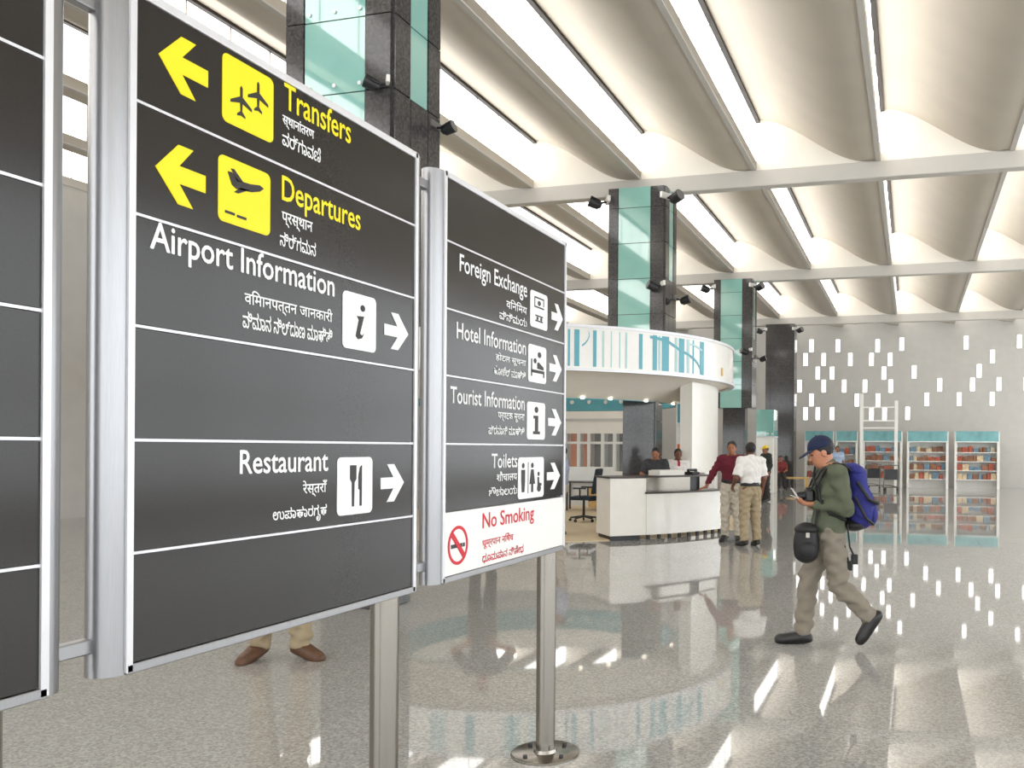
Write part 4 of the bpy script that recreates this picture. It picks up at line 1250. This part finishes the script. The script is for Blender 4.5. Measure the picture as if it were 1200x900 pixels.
# backpack
bp = worn('backpack', 'large blue hiking backpack with black straps on the traveller in the cap', 'backpack', (0, 0, 0))
shp = [cone((0, -0.235, 1.08), (0, -0.215, 1.38), 0.105, 0.085, 0.05, lat=(1, 0, 0), f=1.45), ell((0, -0.26, 1.12), (0.15, 0.115, 0.16), 0.05)]
sdf_obj('pack_body', shp, 0.008, 'pack_blue', bp, disp=lambda p: 0.006 * np.sin(30 * p[:, 2] + 12 * np.sin(14 * p[:, 0])))
sdf_obj('top_lid', [ell((0, -0.205, 1.43), (0.135, 0.10, 0.055), 0.02, rotx(0.25))], 0.008, 'pack_blue', bp, disp=lambda p: 0.004 * np.sin(40 * p[:, 1]))
sdf_obj('front_pocket', [ell((0, -0.345, 1.08), (0.11, 0.05, 0.10), 0.02)], 0.008, 'pack_blue', bp)
sdf_obj('back_padding', [ell((0, -0.145, 1.2), (0.14, 0.03, 0.22), 0.02)], 0.008, 'leather_black', bp)
sdf_obj('hip_base', [ell((0, -0.2, 0.99), (0.14, 0.1, 0.055), 0.02)], 0.008, 'leather_black', bp)
for s in (-1, 1):
    st = [(s * 0.10, -0.155, 1.43), (s * 0.115, -0.10, 1.475), (s * 0.12, -0.02, 1.478), (s * 0.125, 0.065, 1.42), (s * 0.135, 0.115, 1.32), (s * 0.155, 0.10, 1.20), (s * 0.185, 0.02, 1.09), (s * 0.17, -0.10, 1.04)]
    sdf_obj('shoulder_strap', [cone(a, b_, 0.013, 0.013, 0.01, lat=(1, 0, 0), f=2.0) for a, b_ in zip(st, st[1:])], 0.007, 'leather_black', bp)
    MB().path([(s * 0.12, -0.13, 1.00), (s * 0.12, -0.15, 0.82), (s * 0.11, -0.19, 0.66 if s > 0 else 0.74)], 0.008, 6).build('dangling_strap', 'leather_black', bp)
    z = 0.66 if s > 0 else 0.74
    MB().box(s * 0.11 - 0.022, s * 0.11 + 0.022, -0.215, -0.165, z - 0.06, z + 0.02).build('buckle', 'leather_black', bp, bevel=0.006)
MB().path([(-0.155, -0.20, 1.34), (-0.175, -0.29, 1.2), (-0.145, -0.365, 1.17), (0, -0.40, 1.16), (0.145, -0.365, 1.17), (0.175, -0.29, 1.2), (0.155, -0.20, 1.34)], 0.014, 8).build('compression_strap', 'leather_black', bp, smooth=40)
MB().path([(-0.155, -0.18, 1.22), (-0.172, -0.27, 1.05), (-0.12, -0.34, 1.0)], 0.012, 8).build('compression_strap', 'leather_black', bp, smooth=40)
# camera bag
cb = worn('shoulder_bag', 'black camera bag hanging in front of the thigh of the traveller', 'bag', (-0.13, 0.20, 0.86))
sdf_obj('bag_body', [cone((0, 0, -0.10), (0, 0, 0.10), 0.062, 0.056, 0.02, lat=(0, 1, 0.0), f=1.5), ell((0, 0, -0.02), (0.07, 0.098, 0.145), 0.03)], 0.007, 'leather_black', cb)
sdf_obj('bag_flap', [ell((0, 0, 0.10), (0.075, 0.098, 0.05), 0.02)], 0.007, 'leather_black', cb)
sdf_obj('bag_pocket', [ell((-0.06, 0.0, -0.06), (0.03, 0.07, 0.07), 0.02)], 0.007, 'leather_black', cb)
MB().box(-0.085, -0.07, -0.015, 0.015, 0.04, 0.08).build('clasp', 'steel', cb)
MB().path([(0, -0.07, 0.11), (0.0, -0.10, 0.30), (-0.03, -0.07, 0.43), (0.05, -0.06, 0.52), (0.18, -0.10, 0.61), (0.24, -0.2, 0.60)], 0.010, 8).build('bag_strap', 'leather_black', cb, smooth=40)
# camera on the chest
cm = worn('camera', 'black camera hanging at the chest of the traveller in the cap', 'camera', (-0.02, 0.165, 1.225))
MB().box(-0.075, 0.075, -0.03, 0.03, -0.045, 0.045).box(-0.03, 0.03, -0.025, 0.025, 0.04, 0.065).build('camera_body', 'black_plastic', cm, bevel=0.01)
MB().tube((0, 0.02, 0), (0, 0.095, -0.01), 0.036, 0.032, 20).build('camera_lens', 'black_plastic', cm, smooth=40)
for s in (-1, 1):
    MB().path([(s * 0.07, 0, 0.03), (s * 0.075, -0.035, 0.12), (s * 0.07, -0.085, 0.20), (s * 0.065, -0.16, 0.252)], 0.008, 6).build('camera_strap', 'leather_black', cm, smooth=40)
# leaflet in the hands
lf = worn('leaflet', 'small pale folded leaflet in the hands of the traveller', 'leaflet', (-0.02, 0.245, 1.195))
MB().obox((0.0, 0, 0.0), (0.05, 0, 0.0), (0, 0.065, 0.028), (0, -0.0008, 0.0018)).build('leaflet_page', 'shirt_white', lf)
MB().obox((0.0, 0.03, 0.04), (0.05, 0, 0.0), (0, 0.03, 0.045), (0, -0.0018, 0.0012)).build('leaflet_page', 'shirt_white', lf)

# ---- people by the counter
gx, gy = ground(857, 634)
person('man in maroon shirt leaning a hand on the reception counter', (gx, gy), YAW + PI - 0.2, 0.010,
       dict(elR=(0.33, 0.03, 1.16), wrR=(0.42, 0.18, 0.93), elL=(-0.25, -0.04, 1.14)), shirt=('shirt_maroon', 'long'), trousers='trouser_light', belt='leather_black', hem=0.99, pnR=(0, 0, -1), hdR=(0.6, 0.6, -0.1))
gx, gy = ground(879, 640)
person('man in white shirt and khaki trousers facing the man in maroon', (gx, gy), YAW + 0.35, 0.010,
       dict(elL=(-0.27, -0.02, 1.14), wrL=(-0.25, 0.16, 1.0), knR=(0.12, 0.05, 0.5)), skin='skin_dark', shirt=('shirt_white', 'short'), trousers='khaki', belt='leather_black', hem=1.0, scale=0.985)
p = at(768, 600, 16.5)
person('clerk in dark shirt leaning on the reception counter', (p[0], p[1]), YAW + PI - 0.15, 0.011,
       dict(elR=(0.28, 0.06, 1.18), wrR=(0.14, 0.28, 1.12), elL=(-0.28, 0.06, 1.18), wrL=(-0.14, 0.28, 1.12)), pitch=0.25, shirt=('shirt_dark', 'short'), trousers='trouser_dark', scale=0.93)
p = at(794, 600, 16.75)
person('clerk in white shirt and red tie behind the reception counter', (p[0], p[1]), YAW + PI + 0.2, 0.011,
       dict(elR=(0.27, 0.04, 1.16), wrR=(0.16, 0.26, 1.12)), skin='skin_dark', shirt=('shirt_white', 'short'), trousers='trouser_dark', tie='tie_red', scale=0.92)
p = ground(658, 628)
person('person in grey-blue shirt standing by the carpet edge behind the No Smoking board', p, YAW + PI / 2, 0.011, dict(knR=(0.105, 0.08, 0.5), anR=(0.115, 0.08, 0.09), toR=(0.12, 0.26, 0.03)),
       shirt=('shirt_grey_blue', 'long'), trousers='trouser_light', scale=0.94)
# ---- people behind the sign boards
p = ground(330, 772)
person('person in beige trousers and brown shoes standing behind the Transfers board', p, YAW + PI, 0.009,
       dict(knL=(-0.13, 0.0, 0.5), anL=(-0.13, -0.03, 0.09), toL=(-0.27, 0.03, 0.03), knR=(0.13, 0.03, 0.5), anR=(0.17, 0.0, 0.09), toR=(0.20, 0.15, 0.03)), trousers='khaki', shoes='shoe_brown', shirt=('shirt_blue', 'short'))
p = ground(566, 662)
person('person with hands on hips mirrored in the floor behind the No Smoking board', p, YAW + PI, 0.011,
       dict(elR=(0.40, -0.06, 1.18), wrR=(0.21, 0.08, 1.06), elL=(-0.40, -0.06, 1.18), wrL=(-0.21, 0.08, 1.06)), shirt=('shirt_dark', 'short'), trousers='trouser_dark', hdR=(-0.8, 0.2, -0.5), hdL=(0.8, 0.2, -0.5), pnR=(0, -1, 0), pnL=(0, -1, 0))
# ---- far away
p = ground(897, 588)
person('worker in yellow hard hat and dark clothes near the glass kiosk', p, YAW + PI / 2 + 0.5, 0.016, shirt=('vest_dark', 'long'), trousers='trouser_dark', cap='cap_yellow', scale=0.98)
p = ground(981, 574)
person('person in pale blue shirt standing far behind the traveller', p, YAW + PI, 0.014, shirt=('shirt_blue', 'short'), trousers='trouser_dark')
p = (on_y(914, 540, 34.5)[0], 34.72)
person('person in red top seated on the low bench', p, YAW + PI, 0.016,
       dict(pelvis=(0, -0.1, 0.54), waist=(0, -0.1, 0.67), chest=(0, -0.09, 0.87), neck=(0, -0.08, 1.045), head=(0, -0.05, 1.19),
            shL=(-0.185, -0.09, 1.0), elL=(-0.24, -0.05, 0.73), wrL=(-0.14, 0.16, 0.68), shR=(0.185, -0.09, 1.0), elR=(0.24, -0.05, 0.73), wrR=(0.14, 0.16, 0.68),
            hiL=(-0.09, -0.08, 0.53), knL=(-0.11, 0.33, 0.52), anL=(-0.11, 0.33, 0.09), toL=(-0.12, 0.5, 0.03),
            hiR=(0.09, -0.08, 0.53), knR=(0.11, 0.33, 0.52), anR=(0.11, 0.33, 0.09), toR=(0.12, 0.5, 0.03)), shirt=('shirt_red', 'short'), trousers='trouser_dark', hem=0.52)
